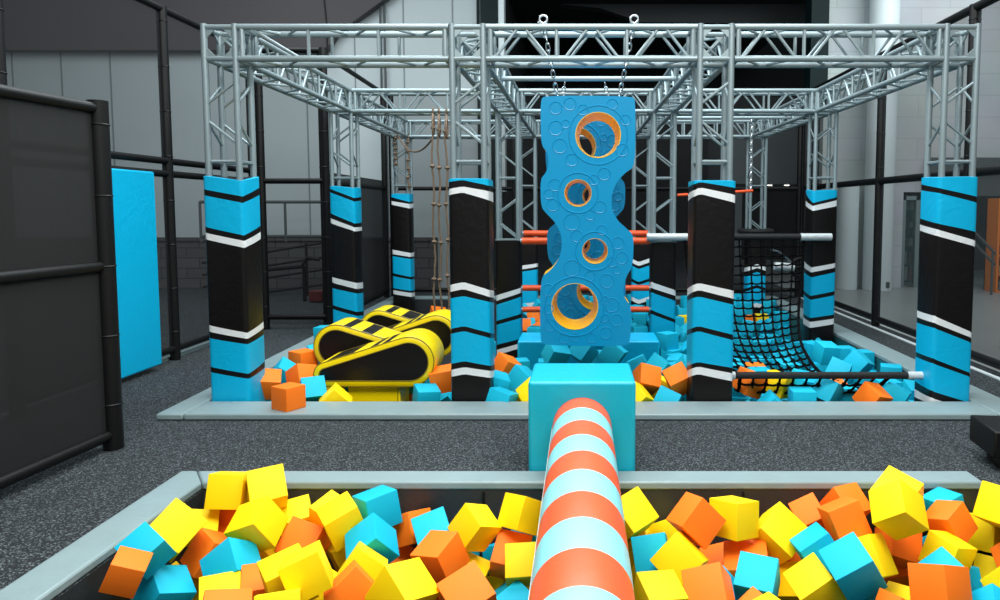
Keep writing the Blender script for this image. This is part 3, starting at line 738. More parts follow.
# dark hall behind
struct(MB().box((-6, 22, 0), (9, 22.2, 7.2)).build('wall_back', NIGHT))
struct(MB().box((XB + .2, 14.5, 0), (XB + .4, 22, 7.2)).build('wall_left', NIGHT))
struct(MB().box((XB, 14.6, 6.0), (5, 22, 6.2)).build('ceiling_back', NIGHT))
zz = lambda y: z_at(y, 16)
pl = [(x_at(600, 16), zz(8)), (x_at(640, 16), zz(22)), (x_at(808, 16), zz(24)), (x_at(808, 16), zz(-30)), (x_at(560, 16), zz(-30)), (x_at(560, 16), zz(4))]
struct(MB().prism_y(pl, 16, 16.3).build('trim_7', mat('dim_grey', (44, 47, 49), .8)))
# grey bulkhead with its downlights, wall strip below
struct(MB().box((x_at(723, 16), 15.9, z_at(184, 16)), (5.4, 18, z_at(118, 16))).build('trim_8', GREYD))
struct(MB().box((x_at(722, 16.2), 16.1, 0), (x_at(741, 16.2), 16.3, z_at(184, 16))).build('trim_9', GREYD))
for i, xp in enumerate((768, 785)):
    t = thing('downlight', 'small lit downlight under the grey bulkhead, the %s one' % ('dimmer', 'brighter')[i], 'light', (x_at(xp, 16.4), 16.3, z_at(184, 16) - .012), 'downlights under the grey bulkhead')
    MB().tube([(0, 0, -.012), (0, 0, .012)], .06, 14).build('lens', LAMP, t)
    MB().ring((0, 0, 0), .065, .012, 'z', 18, 6).build('bezel', WHITEP, t)
# bench-side wall of pale blocks, teal pillar, round column
XR = x_at(823, YB)
struct(MB().box((XR, YB + .1, z_at(192, YB)), (14, YB + .3, 7.2)).build('wall_right', WALLB))
struct(MB().box((XR - .34, YB - .1, z_at(110, YB)), (XR, YB + .3, 7.2)).build('trim_10', TEALP))
struct(MB().box((XR, YB - .05, 0), (x_at(902, YB), YB + .3, z_at(190, YB))).build('wall_right_lower', WALLB))
x0, x1 = x_at(865, 13.8), x_at(893, 13.8)
tag(MB().tube([((x0 + x1) / 2, 13.8, .01), ((x0 + x1) / 2, 13.8, 7)], (x1 - x0) / 2, 28).build('round_pillar', WHITEP), 'round white pillar against the pale block wall', 'pillar', kind='structure')
tag(MB().tube([(x_at(848, 13.9), 13.9, .01), (x_at(848, 13.9), 13.9, z_at(185, 13.9))], .2, 24).build('round_pipe', WHITEP), 'pale round duct beside the white pillar, up to the dark lintel', 'pipe')
struct(MB().box((x_at(925, YB), YB - .15, z_at(196, YB)), (14, YB + .1, z_at(158, YB))).build('trim_11', GREYD))
tag(MB().box((x_at(882, 13.55), 13.54, z_at(288, 13.55)), (x_at(892, 13.55), 13.6, z_at(282, 13.55))).build('socket_box', GREYD, bevel=.01), 'small grey socket box low on the white pillar', 'socket')
# glazed shop opening with shelves behind it
xs, xe = x_at(902, YB), x_at(962, YB); zt2 = z_at(196, YB)
w = MB()
for x in (xs, xs + .28, xe): w.box((x, YB, 0), (x + .08, YB + .1, zt2))
w.box((xs, YB, zt2 - .08), (xe + .08, YB + .1, zt2)); d = struct(w.build('window_1', mat('frame_grey', (120, 136, 138), .5)))
struct(MB().box((xs + .05, YB + .04, .05), (xe, YB + .05, zt2 - .05)).build('window_1_glass', GLASS))
def shelf_unit(label, x, y, w, h, d, m, n, rz=0, dens=.8):
    t = thing('display_shelf', label, 'shelf', (x, y, .007), None, rz)
    b = MB().box((-w / 2, 0, 0), (-w / 2 + .04, d, h)).box((w / 2 - .04, 0, 0), (w / 2, d, h)); b.build('side_panel', m, t)
    MB().box((-w / 2, d - .03, 0), (w / 2, d, h)).build('back_panel', m, t)
    for k in range(n + 1): MB().box((-w / 2 + .04, .01, h * k / n - (.03 if k else 0)), (w / 2 - .04, d - .03, h * k / n + (0 if k else .03))).build('shelf_board', m, t)
    return t
def shelf_goods(label, x, y, w, h, d, n):
    rr = random.Random(int(x * 100))
    for k in range(n):
        X = -w / 2 + .09
        while X < w / 2 - .2:
            ww = rr.uniform(.07, .14); hh = rr.uniform(.12, h / n - .08)
            o = MB().box((0, 0, 0), (ww - .02, d * .55, hh)).build('goods_box', rr.choice(GOODS), bevel=.006)
            o.location = (x + X, y + .06, .007 + h * k / n + .002 + (.03 if k == 0 else 0)); X += ww + .015
            tag(o, label, 'box', label)
shelf_unit('grey display shelf behind the glazed shop opening', x_at(925, 15.3), 15.2, 1.1, 2.3, .4, GREYD, 6)
shelf_goods('small packed box on the grey shelf behind the glass', x_at(925, 15.3), 15.2, 1.1, 2.3, .4, 6)
shelf_unit('orange display shelf beyond the net fence at the picture edge', 8.38, 13.3, 1.4, 1.75, .4, ORANGEP, 5)
shelf_goods('small packed box on the orange shelf', 8.38, 13.3, 1.4, 1.75, .4, 5)
struct(MB().box((xe + .08, YB + 4, 0), (14, YB + 4.2, 3.2)).build('wall_shop', mat('shop_dim', (60, 66, 68), .8)))
# handrails behind the fence
t = thing('handrail', 'grey landing handrail behind the fence-side net, above the dark blocks', 'handrail', (x_at(292, 13.2), 13.2, 1.0))
y1, y2 = z_at(202, 13.2) - 1.0, .06; xa, xb = x_at(200, 13.2) - t.location.x, x_at(325, 13.2) - t.location.x
MB().tube([(xa, 0, y1), (xb, 0, y1)], .028, 8).tube([(xa, 0, y2), (xb, 0, y2)], .028, 8).build('rail', GREYD, t)
for f in (0, .33, .68, 1): MB().tube([(xa + (xb - xa) * f, 0, y2 - .1), (xa + (xb - xa) * f, 0, y1)], .025, 8).build('post', GREYD, t)
t = thing('handrail', 'dark stair handrail of sloping pipes in front of the dark block wall', 'handrail', (x_at(296, 12.9), 12.9, 0))
for (yl, yr) in ((254, 241), (266, 256), (278, 268), (292, 283)):
    MB().tube([(x_at(200, 12.9) - t.location.x, 0, z_at(yl + 9, 12.9)), (x_at(332, 12.9) - t.location.x, 0, z_at(yr, 12.9))], .022, 8).build('rail', BLACK, t)
for xp in (262, 305): MB().tube([(x_at(xp, 12.9) - t.location.x, 0, .0), (x_at(xp, 12.9) - t.location.x, 0, z_at(243, 12.9))], .025, 8).build('post', BLACK, t)
t = thing('equipment_stand', 'dark low stand with red box on the floor by the stair handrail', 'stand', (x_at(312, 12.0), 12.0, 0))
MB().box((-.06, -.1, .02), (.16, .15, .2)).build('box', RED, t, bevel=.01)
MB().tube([(-.9, 0, 0), (-.9, 0, .4), (-.75, 0, .55), (-.2, 0, .6), (-.1, 0, .75), (.1, 0, .72)], .035, 8).tube([(-.2, .1, 0), (-.2, .1, .6)], .03, 8).build('frame', BLACK, t)
# stair rail and plant outside the bench-side fence
t = thing('stair_rail', 'grey stair rail beyond the bench-side fence', 'handrail', (x_at(978, 13), 13, 0))
for k in range(2): MB().tube([(-.25, 0, 1.35 - k * .2), (.35, 0, .75 - k * .2)], .025, 8).build('rail', GREYD, t)
for x in (-.2, .3): MB().tube([(x, 0, .007), (x, 0, 1.27 - (x + .2) * 1.0)], .022, 8).build('post', GREYD, t)
t = thing('spiky_plant', 'dark spiky plant on the floor just outside the bench-side fence', 'plant', (4.25, 7.0, .03))
rr = random.Random(3); lf = MB()
for k in range(26):
    a = rr.uniform(0, 2 * PI); l = rr.uniform(.14, .32); e = rr.uniform(.4, 1.2)
    p = [Vector((0, 0, .04)) + Vector((math.cos(a) * l * s * math.cos(e), math.sin(a) * l * s * math.cos(e), l * s * math.sin(e) - .1 * s * s * l)) for s in (0, .3, .65, 1)]
    lf.tube(p, [.006, .01, .007, .001], 4)
lf.build('leaves', LEAF, t)
MB().ring((0, 0, .03), .07, .03, 'z', 16, 6).ball((0, 0, .02), .07, sc=(1, 1, .4)).build('pot', BLACK, t)

# ------------------------------------------------------------------ foam cubes
CM = {'y': YEL, 'o': ORG, 'b': BLU}
def cube_mesh(s, m):
    bm = bmesh.new(); bmesh.ops.create_cube(bm, size=s)
    bmesh.ops.bevel(bm, geom=list(bm.edges), offset=.0045, segments=2, profile=.6, affect='EDGES')
    me = bpy.data.meshes.new('foam_cube'); bm.to_mesh(me); bm.free(); me.materials.append(m)
    me.polygons.foreach_set('use_smooth', [True] * len(me.polygons)); me.set_sharp_from_angle(angle=math.radians(50))
    return me
def put_cube(me, loc, q, label, group, scale=1):
    o = bpy.data.objects.new('foam_cube', me); COL.objects.link(o); o.location = loc
    o.rotation_mode = 'QUATERNION'; o.rotation_quaternion = q; o.scale = (scale,) * 3
    return tag(o, label, 'foam cube', group)
ME = {k: cube_mesh(.175, m) for k, m in CM.items()}
MEB = {k: cube_mesh(.185, m) for k, m in CM.items()}
FRONT = [
["y","yellow foam cube with one square face up, beside the front pit's side border",-1.968,3.365,0.024,0.351,-0.07,-0.879,-0.315,0.178],
["b","blue foam cube touching the front pit's side border below a square yellow face",-1.953,3.124,0.041,0.824,0.328,-0.15,0.437,0.142],
["o","orange foam cube cornered under the blue cube at the front pit's side border",-1.924,2.94,0.038,0.219,0.158,-0.962,-0.046,0.127],
["o","orange foam cube tilted steeply beneath the square-faced yellow cube near the pit corner",-1.856,3.501,-0.168,0.347,-0.108,-0.469,0.805,0.17],
["y","yellow foam cube wedged low between the border-side blue cube and the steep orange one",-2.023,3.401,-0.271,0.376,-0.031,-0.926,0.008,0.126],
["y","yellow foam cube lying flat under the two-tone blue cube nearest the pit corner",-1.613,3.094,-0.18,0.05,0.235,-0.96,-0.141,0.161],
["y","yellow foam cube standing in the fence-side corner of the front pit, top visible",-1.887,3.759,0.065,0.067,0.03,-0.797,-0.599,0.17],
["y","yellow foam cube poking highest above the far border beside the pit corner",-1.669,3.717,0.083,0.336,-0.454,-0.79,-0.235,0.172],
["o","orange foam cube glimpsed below the yellow cube in the pit corner",-1.89,3.806,-0.144,0.073,0.052,0.852,0.516,0.139],
["y","yellow foam cube half buried below the yellow cube in the pit corner",-2.002,3.684,-0.111,0.176,0.207,-0.935,-0.23,0.129],
["y","yellow foam cube balanced on a corner, three faces showing, above the two-tone blue cube",-1.611,3.466,0.0,0.203,0.053,0.955,0.208,0.17],
["y","yellow foam cube against the far wall behind a broad orange face",-1.543,3.782,-0.11,0.037,-0.199,0.955,0.215,0.158],
["o","orange foam cube with a single broad four-sided face among yellow cubes, fence side",-1.409,3.552,-0.128,0.06,-0.157,-0.881,-0.442,0.172],
["b","blue foam cube in two tones, dark face and pale face, among yellow cubes",-1.647,3.28,-0.117,0.485,0.074,-0.487,0.722,0.169],
["o","orange foam cube directly below the pale face of the two-tone blue cube",-1.458,3.167,-0.171,0.047,0.198,-0.971,-0.122,0.169],
["o","orange foam cube at the picture's bottom edge below the flat yellow cube, fence side",-1.447,2.797,-0.101,0.123,0.209,-0.966,-0.094,0.172],
["y","yellow foam cube at the picture's bottom edge beneath an orange cube, thin top face showing",-1.183,2.696,-0.008,0.031,-0.177,0.958,-0.221,0.157],
["y","big yellow foam cube with bright top rim and darker front face, fence side",-1.149,2.904,0.054,0.183,-0.16,0.969,-0.042,0.156],
["y","yellow foam cube peeping from behind the big bright-rimmed yellow cube",-1.285,3.036,-0.046,0.095,-0.296,0.948,0.067,0.174],
["y","yellow foam cube tucked behind the two-tone blue cube",-1.764,3.732,-0.324,0.246,0.03,-0.954,-0.169,0.145],
["y","yellow foam cube peeping over a tilted yellow one near the stacked blue pair",-1.338,3.732,-0.063,0.122,-0.244,-0.945,-0.18,0.149],
["y","yellow foam cube tilted downward beside the stacked blue pair",-1.205,3.511,0.005,0.025,0.468,0.862,0.194,0.164],
["b","upper blue foam cube of the stacked pair below the far border",-1.084,3.707,-0.017,0.083,0.411,0.908,0.018,0.169],
["b","lower blue foam cube of the stacked pair, showing two side faces",-1.029,3.417,-0.073,0.58,-0.057,-0.364,0.727,0.169],
["o","dark orange foam cube in the gap between the stacked blue pair and lone blue cube",-0.921,3.782,-0.156,0.322,0.066,0.768,0.549,0.155],
["b","blue foam cube lying alone before the bare dark far wall",-0.765,3.615,-0.117,0.088,-0.183,0.933,0.298,0.166],
["o","orange foam cube mostly hidden under the lower blue cube of the stacked pair",-0.998,3.797,-0.359,0.192,-0.051,-0.95,-0.241,0.139],
["y","yellow foam cube with a pale edge behind an upward pointing orange cube",-1.013,3.209,-0.093,0.104,-0.607,-0.718,0.324,0.157],
["o","orange foam cube pointing upward before the pale-edged yellow cube, bottom of the picture",-1.0,3.03,-0.102,0.142,-0.557,-0.701,0.423,0.165],
["y","bright yellow foam cube at the picture's bottom beside the two big orange cubes",-0.756,2.928,-0.055,0.209,0.406,-0.868,-0.195,0.181],
["y","yellow foam cube on its corner, three faces showing, before the bare far wall",-0.543,3.541,-0.042,0.294,-0.352,-0.884,0.092,0.155],
["y","yellow foam cube with a vertical edge, leaning on the striped log at the far wall",-0.304,3.59,0.005,0.258,0.293,0.806,0.444,0.158],
["o","red-orange foam cube between two yellow cubes beside the striped log, fence side",-0.362,3.548,-0.193,0.086,-0.061,-0.935,-0.338,0.168],
["y","yellow foam cube upright against the striped log, shadowed underside, fence side",-0.288,3.365,-0.147,0.277,-0.623,-0.676,-0.281,0.152],
["b","blue foam cube pointing up beside the striped log at the picture's bottom edge",-0.304,3.228,-0.292,0.078,-0.381,-0.894,-0.224,0.144],
["o","upper of two big orange foam cubes, broad flat top, fence side of the log",-0.69,3.397,-0.128,0.127,0.235,0.954,0.14,0.168],
["o","lower of two big orange foam cubes, fence side of the log",-0.487,2.959,-0.094,0.133,-0.43,-0.855,-0.257,0.176],
["y","yellow foam cube partly hidden between the two orange cubes and the striped log",-0.563,3.504,-0.281,0.179,-0.074,-0.979,-0.066,0.143],
["y","low yellow foam cube between the lower big orange cube and the striped log",-0.423,3.606,-0.392,0.294,-0.073,0.784,0.541,0.139],
["b","blue foam cube deep in the dark gap below the red-orange cube",-0.44,3.8,-0.324,0.342,0.144,0.733,0.571,0.134],
["y","yellow foam cube leaning on the striped log by the far wall, bench side",0.245,3.67,-0.044,0.304,-0.356,-0.854,-0.226,0.181],
["y","yellow foam cube squeezed low against the striped log, bench side",0.246,3.752,-0.219,0.145,-0.212,-0.924,-0.282,0.149],
["y","yellow foam cube behind the flat blue cube beside the striped log",0.457,3.785,-0.205,0.311,0.036,0.798,0.514,0.152],
["b","blue foam cube with one flat square face beside the striped log, bench side",0.353,3.527,-0.174,0.098,-0.018,0.859,0.503,0.166],
["y","pale-topped yellow foam cube below the flat blue cube at the picture's bottom",0.334,3.022,-0.139,0.117,-0.599,-0.791,-0.039,0.17],
["y","yellow foam cube with a long sloping face between flat blue cube and tilted orange one",0.467,3.332,-0.108,0.352,-0.214,-0.902,0.127,0.173],
["o","orange foam cube tilted on edge before the far wall, bench side of the log",0.566,3.481,0.024,0.284,0.5,0.779,0.248,0.167],
["y","upright yellow foam cube with two lit faces beside the tilted orange cube",0.773,3.561,0.001,0.022,0.423,0.899,-0.108,0.17],
["o","orange foam cube glimpsed beneath the tilted orange cube",0.735,3.729,-0.34,0.182,0.063,0.967,0.169,0.151],
["o","orange foam cube behind the pale blue cube with the dark underside",0.835,3.5,-0.253,0.088,0.1,0.984,0.115,0.205],
["o","big orange foam cube at the picture's bottom beside the pale blue cube",0.561,3.058,-0.123,0.201,0.049,0.919,0.336,0.172],
["b","pale blue foam cube with a dark blue underside",0.82,3.251,-0.175,0.047,0.201,0.943,0.261,0.17],
["y","yellow foam cube leaning back behind the small light blue cube",1.01,3.623,-0.119,0.255,-0.279,-0.865,-0.33,0.192],
["o","orange foam cube against the far wall above the small light blue cube",1.235,3.81,-0.097,0.076,-0.6,-0.704,-0.373,0.142],
["b","small light blue foam cube just behind the big bright blue one",1.153,3.415,-0.102,0.231,0.655,0.701,0.164,0.159],
["y","yellow foam cube with a square face beside the big bright blue cube",1.082,3.224,-0.186,0.113,0.625,0.714,0.295,0.171],
["y","yellow foam cube showing between the pale blue cube and a square yellow face",1.102,3.516,-0.333,0.321,0.28,0.85,0.31,0.165],
["o","tip of an orange foam cube below the pale blue cube",0.781,3.071,-0.241,0.147,0.53,0.801,0.239,0.145],
["y","tip of a yellow foam cube at the picture's bottom edge below the pale blue cube",0.788,2.915,-0.169,0.036,0.519,0.851,0.076,0.141],
["b","big bright blue foam cube, two faces showing, bench side of the log",1.232,3.173,-0.067,0.081,0.658,0.687,0.297,0.178],
["o","front orange foam cube of the overlapping orange pair under the far border",1.336,3.568,-0.014,0.21,0.664,0.716,0.039,0.161],
["o","rear orange foam cube of the overlapping orange pair, touching the far border",1.424,3.779,-0.029,0.281,-0.509,-0.791,-0.189,0.155],
["y","narrow yellow foam cube beside the big bright blue cube",1.396,3.43,-0.153,0.497,-0.382,-0.778,-0.047,0.185],
["y","yellow foam cube rising highest over the far border, nearer the black bench",1.684,3.752,0.028,0.001,-0.417,-0.855,-0.309,0.186],
["y","yellow foam cube on its corner in front of the highest one near the bench",1.561,3.459,0.085,0.764,-0.101,-0.441,0.46,0.176],
["b","blue foam cube against the far wall below the black bench",1.967,3.812,-0.06,0.092,0.543,0.831,0.075,0.146],
["o","long orange foam cube in front of the blue cube below the bench",1.898,3.614,-0.052,0.236,0.475,0.842,0.098,0.154],
["y","pale-topped yellow foam cube above the two-faced orange cube at the picture's bottom",1.804,3.44,-0.134,0.137,-0.51,-0.846,0.075,0.156],
["b","blue foam cube showing as a triangle behind the two-faced orange cube",1.693,3.241,-0.142,0.105,0.612,0.73,0.285,0.148],
["o","orange foam cube with two tall faces at the picture's bottom, bench side",1.575,3.057,-0.091,0.397,0.285,0.751,0.445,0.171],
["y","yellow foam cube directly under the black bench at the picture's edge",2.169,3.595,0.034,0.288,0.433,0.742,0.423,0.179],
["y","yellow foam cube lying low behind the long orange cube near the bench",2.189,3.774,-0.182,0.348,0.354,0.727,0.474,0.172],
["y","yellow foam cube filling the bottom corner of the picture on the bench side",2.173,3.635,-0.352,0.284,0.352,0.775,0.442,0.167],
["o","orange foam cube at the picture's side edge below the yellow cube under the bench",2.173,3.493,-0.183,0.494,0.19,0.829,0.181,0.131],
["b","narrow blue foam cube beside the two-faced orange cube",1.913,3.514,-0.313,0.026,-0.027,0.814,0.58,0.139],
["o","dark orange foam cube underneath the corner-balanced yellow cube near the bench",1.666,3.681,-0.205,0.771,-0.178,-0.554,0.258,0.163],
["y","yellow foam cube at the picture's bottom between big blue and two-faced orange cubes",1.574,3.405,-0.381,0.176,0.391,0.872,0.236,0.14],
["o","red-orange foam cube tip at the picture's bottom below the big bright blue cube",1.355,3.005,-0.17,0.293,0.447,0.758,0.373,0.114]]
for c, lab, x, y, z, q0, q1, q2, q3, s in FRONT: put_cube(ME[c], (x, y, z), (q0, q1, q2, q3), lab, 'foam cubes in the nearer pit', s * 1.05 / .175)
FILL = [
["y",2.007,3.221,-0.174,-0.368,-0.058,0.43,0.822],
["y",-1.219,3.273,-0.253,-0.785,0.241,-0.5,-0.274],
["y",-1.217,3.669,-0.248,-0.161,0.507,0.252,0.808],
["o",1.119,3.789,-0.299,0.357,-0.806,0.322,0.346],
["b",1.826,3.065,-0.235,-0.474,-0.702,0.516,-0.126],
["b",-1.922,3.187,-0.195,-0.423,0.2,-0.807,-0.361],
["b",1.916,3.734,-0.297,0.191,-0.142,0.735,-0.635],
["b",-0.665,3.775,-0.276,0.349,0.692,0.567,-0.278],
["b",0.652,3.336,-0.295,0.191,0.817,0.456,0.298],
["b",1.306,3.218,-0.274,-0.445,0.212,-0.869,-0.037],
["b",-0.26,3.777,-0.211,0.399,-0.355,-0.844,-0.05],
["y",-1.625,3.534,-0.269,-0.193,0.761,-0.513,0.347],
["o",0.543,3.545,-0.373,0.219,0.18,-0.805,0.521],
["y",0.336,3.684,-0.408,-0.534,-0.075,0.085,0.838],
["b",-0.35,3.401,-0.377,-0.814,0.292,-0.493,-0.099],
["o",-0.781,3.628,-0.411,-0.272,0.89,0.307,0.197],
["y",-1.946,3.539,-0.386,-0.118,0.67,-0.646,0.346],
["y",1.303,3.443,-0.396,-0.514,0.246,-0.063,0.819],
["o",1.695,3.784,-0.407,0.132,-0.613,0.176,-0.759],
["y",-0.258,3.74,-0.47,-0.597,-0.013,-0.211,-0.774]]
for c, x, y, z, q0, q1, q2, q3 in FILL: put_cube(ME[c], (x, y, z), (q0, q1, q2, q3), {'y': 'yellow', 'o': 'orange', 'b': 'blue'}[c] + ' foam cube buried deep in the nearer pit, showing only through gaps', 'buried %s foam cubes in the nearer pit' % {'y': 'yellow', 'o': 'orange', 'b': 'blue'}[c])
BACK = [
["b",7,1.501,10.361,-0.343,0.736,-0.0,0.0,0.677],
["b",7,2.56,10.382,-0.399,0.371,-0.662,0.179,-0.626],
["b",6,2.852,7.759,-0.394,0.702,0.703,-0.08,-0.08],
["b",7,2.842,10.013,-0.343,0.721,0.001,-0.0,0.693],
["y",0,-2.406,6.806,-0.208,0.704,0.061,0.705,-0.061],
["b",0,-2.267,6.981,-0.307,0.003,-0.895,0.095,-0.437],
["o",1,-1.493,6.521,-0.183,0.742,-0.662,-0.052,-0.089],
["b",1,-1.256,6.534,-0.22,0.416,-0.229,-0.548,-0.689],
["b",2,-0.689,7.257,-0.353,0.958,-0.042,0.212,-0.189],
["b",4,0.927,6.676,-0.158,0.703,0.08,-0.702,0.08],
["b",7,0.826,9.978,-0.158,0.683,-0.186,0.682,0.185],
["b",5,1.07,7.968,-0.158,0.614,-0.614,0.35,-0.351],
["b",4,1.046,8.288,-0.158,0.252,0.661,0.251,-0.661],
["b",5,1.346,5.722,-0.119,0.627,0.678,0.201,-0.326],
["b",5,1.44,6.393,-0.208,0.577,-0.409,0.577,0.409],
["b",7,1.483,9.429,-0.158,0.328,-0.627,-0.327,-0.627],
["b",7,1.564,10.581,-0.27,0.808,-0.136,0.427,-0.383],
["b",5,1.779,7.904,-0.158,0.493,-0.493,0.507,-0.507],
["b",5,1.895,6.27,-0.208,0.645,0.644,-0.291,-0.291],
["b",7,2.102,9.419,-0.169,0.47,0.618,-0.368,0.512],
["b",7,2.274,10.388,-0.158,0.02,-0.707,-0.018,-0.707],
["b",6,2.445,7.536,-0.253,0.556,-0.561,0.393,0.472],
["b",6,2.603,7.755,-0.194,0.706,-0.706,0.041,-0.041],
["b",6,2.553,7.97,-0.191,0.405,0.406,-0.579,-0.579],
["o",7,2.565,11.075,-0.158,0.524,0.474,-0.524,0.474],
["b",6,2.98,6.202,-0.217,0.708,-0.004,-0.707,-0.005],
["b",6,2.98,7.376,-0.217,0.5,0.5,-0.5,0.5],
["b",6,3.007,7.561,-0.218,0.0,0.0,-0.707,0.707],
["b",6,2.866,7.733,-0.21,0.238,-0.237,0.666,-0.666],
["b",7,2.819,9.992,-0.158,0.019,-0.707,0.018,0.707],
["y",7,2.783,11.066,-0.158,0.685,0.0,0.0,-0.728],
["b",7,2.969,11.378,-0.158,0.33,0.635,-0.324,0.618],
["b",0,-2.843,6.195,-0.025,0.008,-0.902,-0.431,-0.019],
["b",0,-2.209,6.971,-0.097,0.056,-0.642,-0.023,0.764],
["b",1,-1.5,6.503,0.006,0.083,-0.77,0.017,0.633],
["b",1,-1.069,7.77,0.027,0.332,0.332,-0.624,-0.625],
["b",7,-0.924,11.272,-0.069,0.807,-0.174,-0.398,0.401],
["b",7,-0.672,11.359,-0.001,0.348,0.359,0.714,-0.491],
["y",2,-0.52,6.63,-0.158,0.687,-0.687,0.168,-0.168],
["b",2,-0.608,6.837,0.027,0.701,0.701,0.095,0.095],
["b",7,-0.565,8.754,0.027,0.537,-0.461,0.536,0.461],
["o",7,-0.836,10.193,-0.116,0.679,0.288,0.421,-0.528],
["b",7,-0.793,10.504,-0.162,0.615,-0.057,-0.705,0.348],
["o",7,-0.701,10.779,-0.085,0.191,-0.586,-0.614,-0.493],
["b",3,-0.327,6.819,0.027,0.707,-0.011,0.707,0.011],
["o",7,-0.589,10.186,-0.14,0.502,-0.751,0.361,0.231],
["b",7,0.06,11.228,0.027,0.701,0.088,0.702,-0.088],
["b",7,0.001,11.949,0.027,0.696,0.696,-0.126,-0.126],
["b",3,0.213,7.241,0.027,0.441,0.552,-0.441,0.553],
["b",7,0.25,11.881,0.027,0.154,-0.69,0.155,0.69],
["b",7,0.696,8.821,0.027,0.7,0.7,0.098,0.098],
["b",7,0.593,9.009,0.027,0.004,0.707,-0.003,0.707],
["b",7,0.641,11.999,0.027,0.861,0.0,0.0,0.508],
["b",4,0.886,6.651,0.027,0.0,-0.873,0.488,0.0],
["b",4,0.918,6.894,0.027,0.086,-0.702,0.087,0.702],
["b",4,0.575,7.202,-0.029,0.531,-0.08,-0.844,0.016],
["b",7,0.821,9.966,0.027,0.429,0.563,0.428,-0.562],
["b",7,0.61,10.551,-0.072,0.335,0.371,-0.484,0.718],
["b",7,0.817,10.709,0.027,0.0,-0.952,0.305,0.0],
["b",7,0.868,12.089,0.027,0.973,0.0,-0.0,-0.23],
["b",4,1.002,8.345,0.027,0.199,-0.678,-0.199,-0.679],
["b",7,1.031,9.926,-0.013,0.568,-0.045,-0.81,-0.138],
["b",7,1.31,10.34,-0.222,0.29,-0.897,0.134,0.305],
["b",7,1.427,10.773,-0.158,0.996,0.0,0.0,0.086],
["b",7,1.362,11.176,-0.008,0.558,0.595,0.512,0.269],
["b",7,1.166,11.527,0.021,0.6,-0.356,-0.649,-0.303],
["b",5,1.532,5.71,-0.04,0.367,0.005,-0.927,-0.073],
["b",5,1.396,6.436,-0.023,0.091,-0.091,-0.701,0.701],
["b",5,1.465,6.909,-0.023,0.003,-0.707,0.003,0.707],
["b",5,1.513,7.129,-0.023,0.024,0.706,0.026,-0.707],
["b",5,1.635,8.137,-0.076,0.028,0.285,0.38,0.88],
["b",5,1.291,8.274,-0.049,0.912,0.156,0.378,0.025],
["b",7,1.248,8.702,-0.19,0.353,0.589,-0.391,-0.613],
["y",7,1.589,10.911,-0.158,0.578,-0.578,0.408,-0.408],
["b",7,1.548,11.292,-0.109,0.222,-0.687,0.464,0.513],
["b",5,1.769,5.697,0.027,0.487,0.513,0.487,-0.513],
["b",5,1.686,6.442,-0.208,0.295,0.294,0.643,0.643],
["b",5,1.662,6.669,-0.023,0.531,0.466,0.532,-0.467],
["o",5,1.668,6.871,-0.023,0.027,0.027,0.707,0.706],
["b",5,1.787,7.174,-0.023,0.474,0.524,-0.474,0.525],
["b",5,1.813,7.936,0.027,0.16,-0.689,0.161,0.689],
["b",7,1.75,11.4,0.027,0.0,-0.392,0.92,-0.001],
["b",7,1.799,11.677,0.027,0.203,0.677,0.203,-0.678],
["b",7,1.765,11.876,0.027,0.285,0.001,-0.0,-0.958],
["b",7,1.587,12.193,-0.184,0.602,0.531,0.371,-0.467],
["b",5,2.02,6.933,-0.024,0.033,0.706,0.034,-0.706],
["b",5,1.983,7.12,-0.023,0.705,0.705,0.053,0.053],
["b",5,2.061,7.352,-0.036,0.444,-0.547,0.343,0.621],
["b",5,1.978,7.821,0.027,0.413,-0.574,-0.415,-0.573],
["b",5,2.07,7.986,0.023,0.698,-0.698,0.114,-0.113],
["b",5,2.168,8.239,0.017,0.0,0.008,1.0,-0.0],
["b",7,2.219,9.373,-0.003,0.691,0.621,-0.189,-0.319],
["b",5,2.233,6.047,-0.037,0.515,-0.484,0.515,0.484],
["o",5,2.218,6.241,-0.036,0.706,-0.031,-0.706,-0.031],
["b",5,2.237,7.461,-0.032,0.392,-0.569,0.419,0.588],
["b",5,2.205,7.689,-0.035,0.707,0.707,0.019,0.019],
["b",5,2.317,7.912,0.008,0.527,0.472,-0.527,0.472],
["b",7,2.268,10.381,0.027,0.002,-0.999,0.049,-0.0],
["b",7,2.624,10.459,-0.192,0.854,0.351,0.292,0.249],
["b",7,2.264,10.969,0.027,0.0,-0.684,-0.729,-0.0],
["b",7,2.471,11.758,0.021,0.579,-0.404,0.635,0.314],
["b",6,2.655,6.169,-0.012,0.042,-0.002,0.002,-0.999],
["b",6,2.634,7.763,-0.011,0.407,-0.407,-0.579,0.578],
["b",6,2.545,7.928,-0.005,0.121,-0.121,0.697,-0.697],
["b",7,2.821,10.605,-0.164,0.178,0.979,0.077,0.066],
["b",7,2.513,11.075,0.027,0.575,0.412,0.575,-0.412],
["b",7,2.659,12.125,0.027,0.001,-0.873,-0.488,0.001],
["b",6,2.997,6.392,-0.104,0.653,0.113,0.739,0.125],
["b",6,2.978,6.845,-0.031,0.581,-0.403,0.58,0.404],
["b",6,2.974,7.555,-0.031,0.03,0.706,0.03,-0.706],
["b",6,2.85,7.734,-0.024,0.016,-0.707,-0.016,-0.707],
["b",6,2.822,8.506,-0.101,0.047,0.915,-0.142,-0.374],
["b",7,2.803,10.03,0.027,0.001,-0.713,-0.701,-0.0],
["b",7,2.969,11.347,0.026,0.201,0.687,-0.198,0.669],
["b",0,-2.626,7.119,0.102,0.18,0.734,-0.386,0.529],
["b",0,-2.875,7.98,0.162,0.013,0.742,0.67,0.012],
["o",0,-2.588,6.599,0.162,0.62,0.34,-0.621,0.339]]
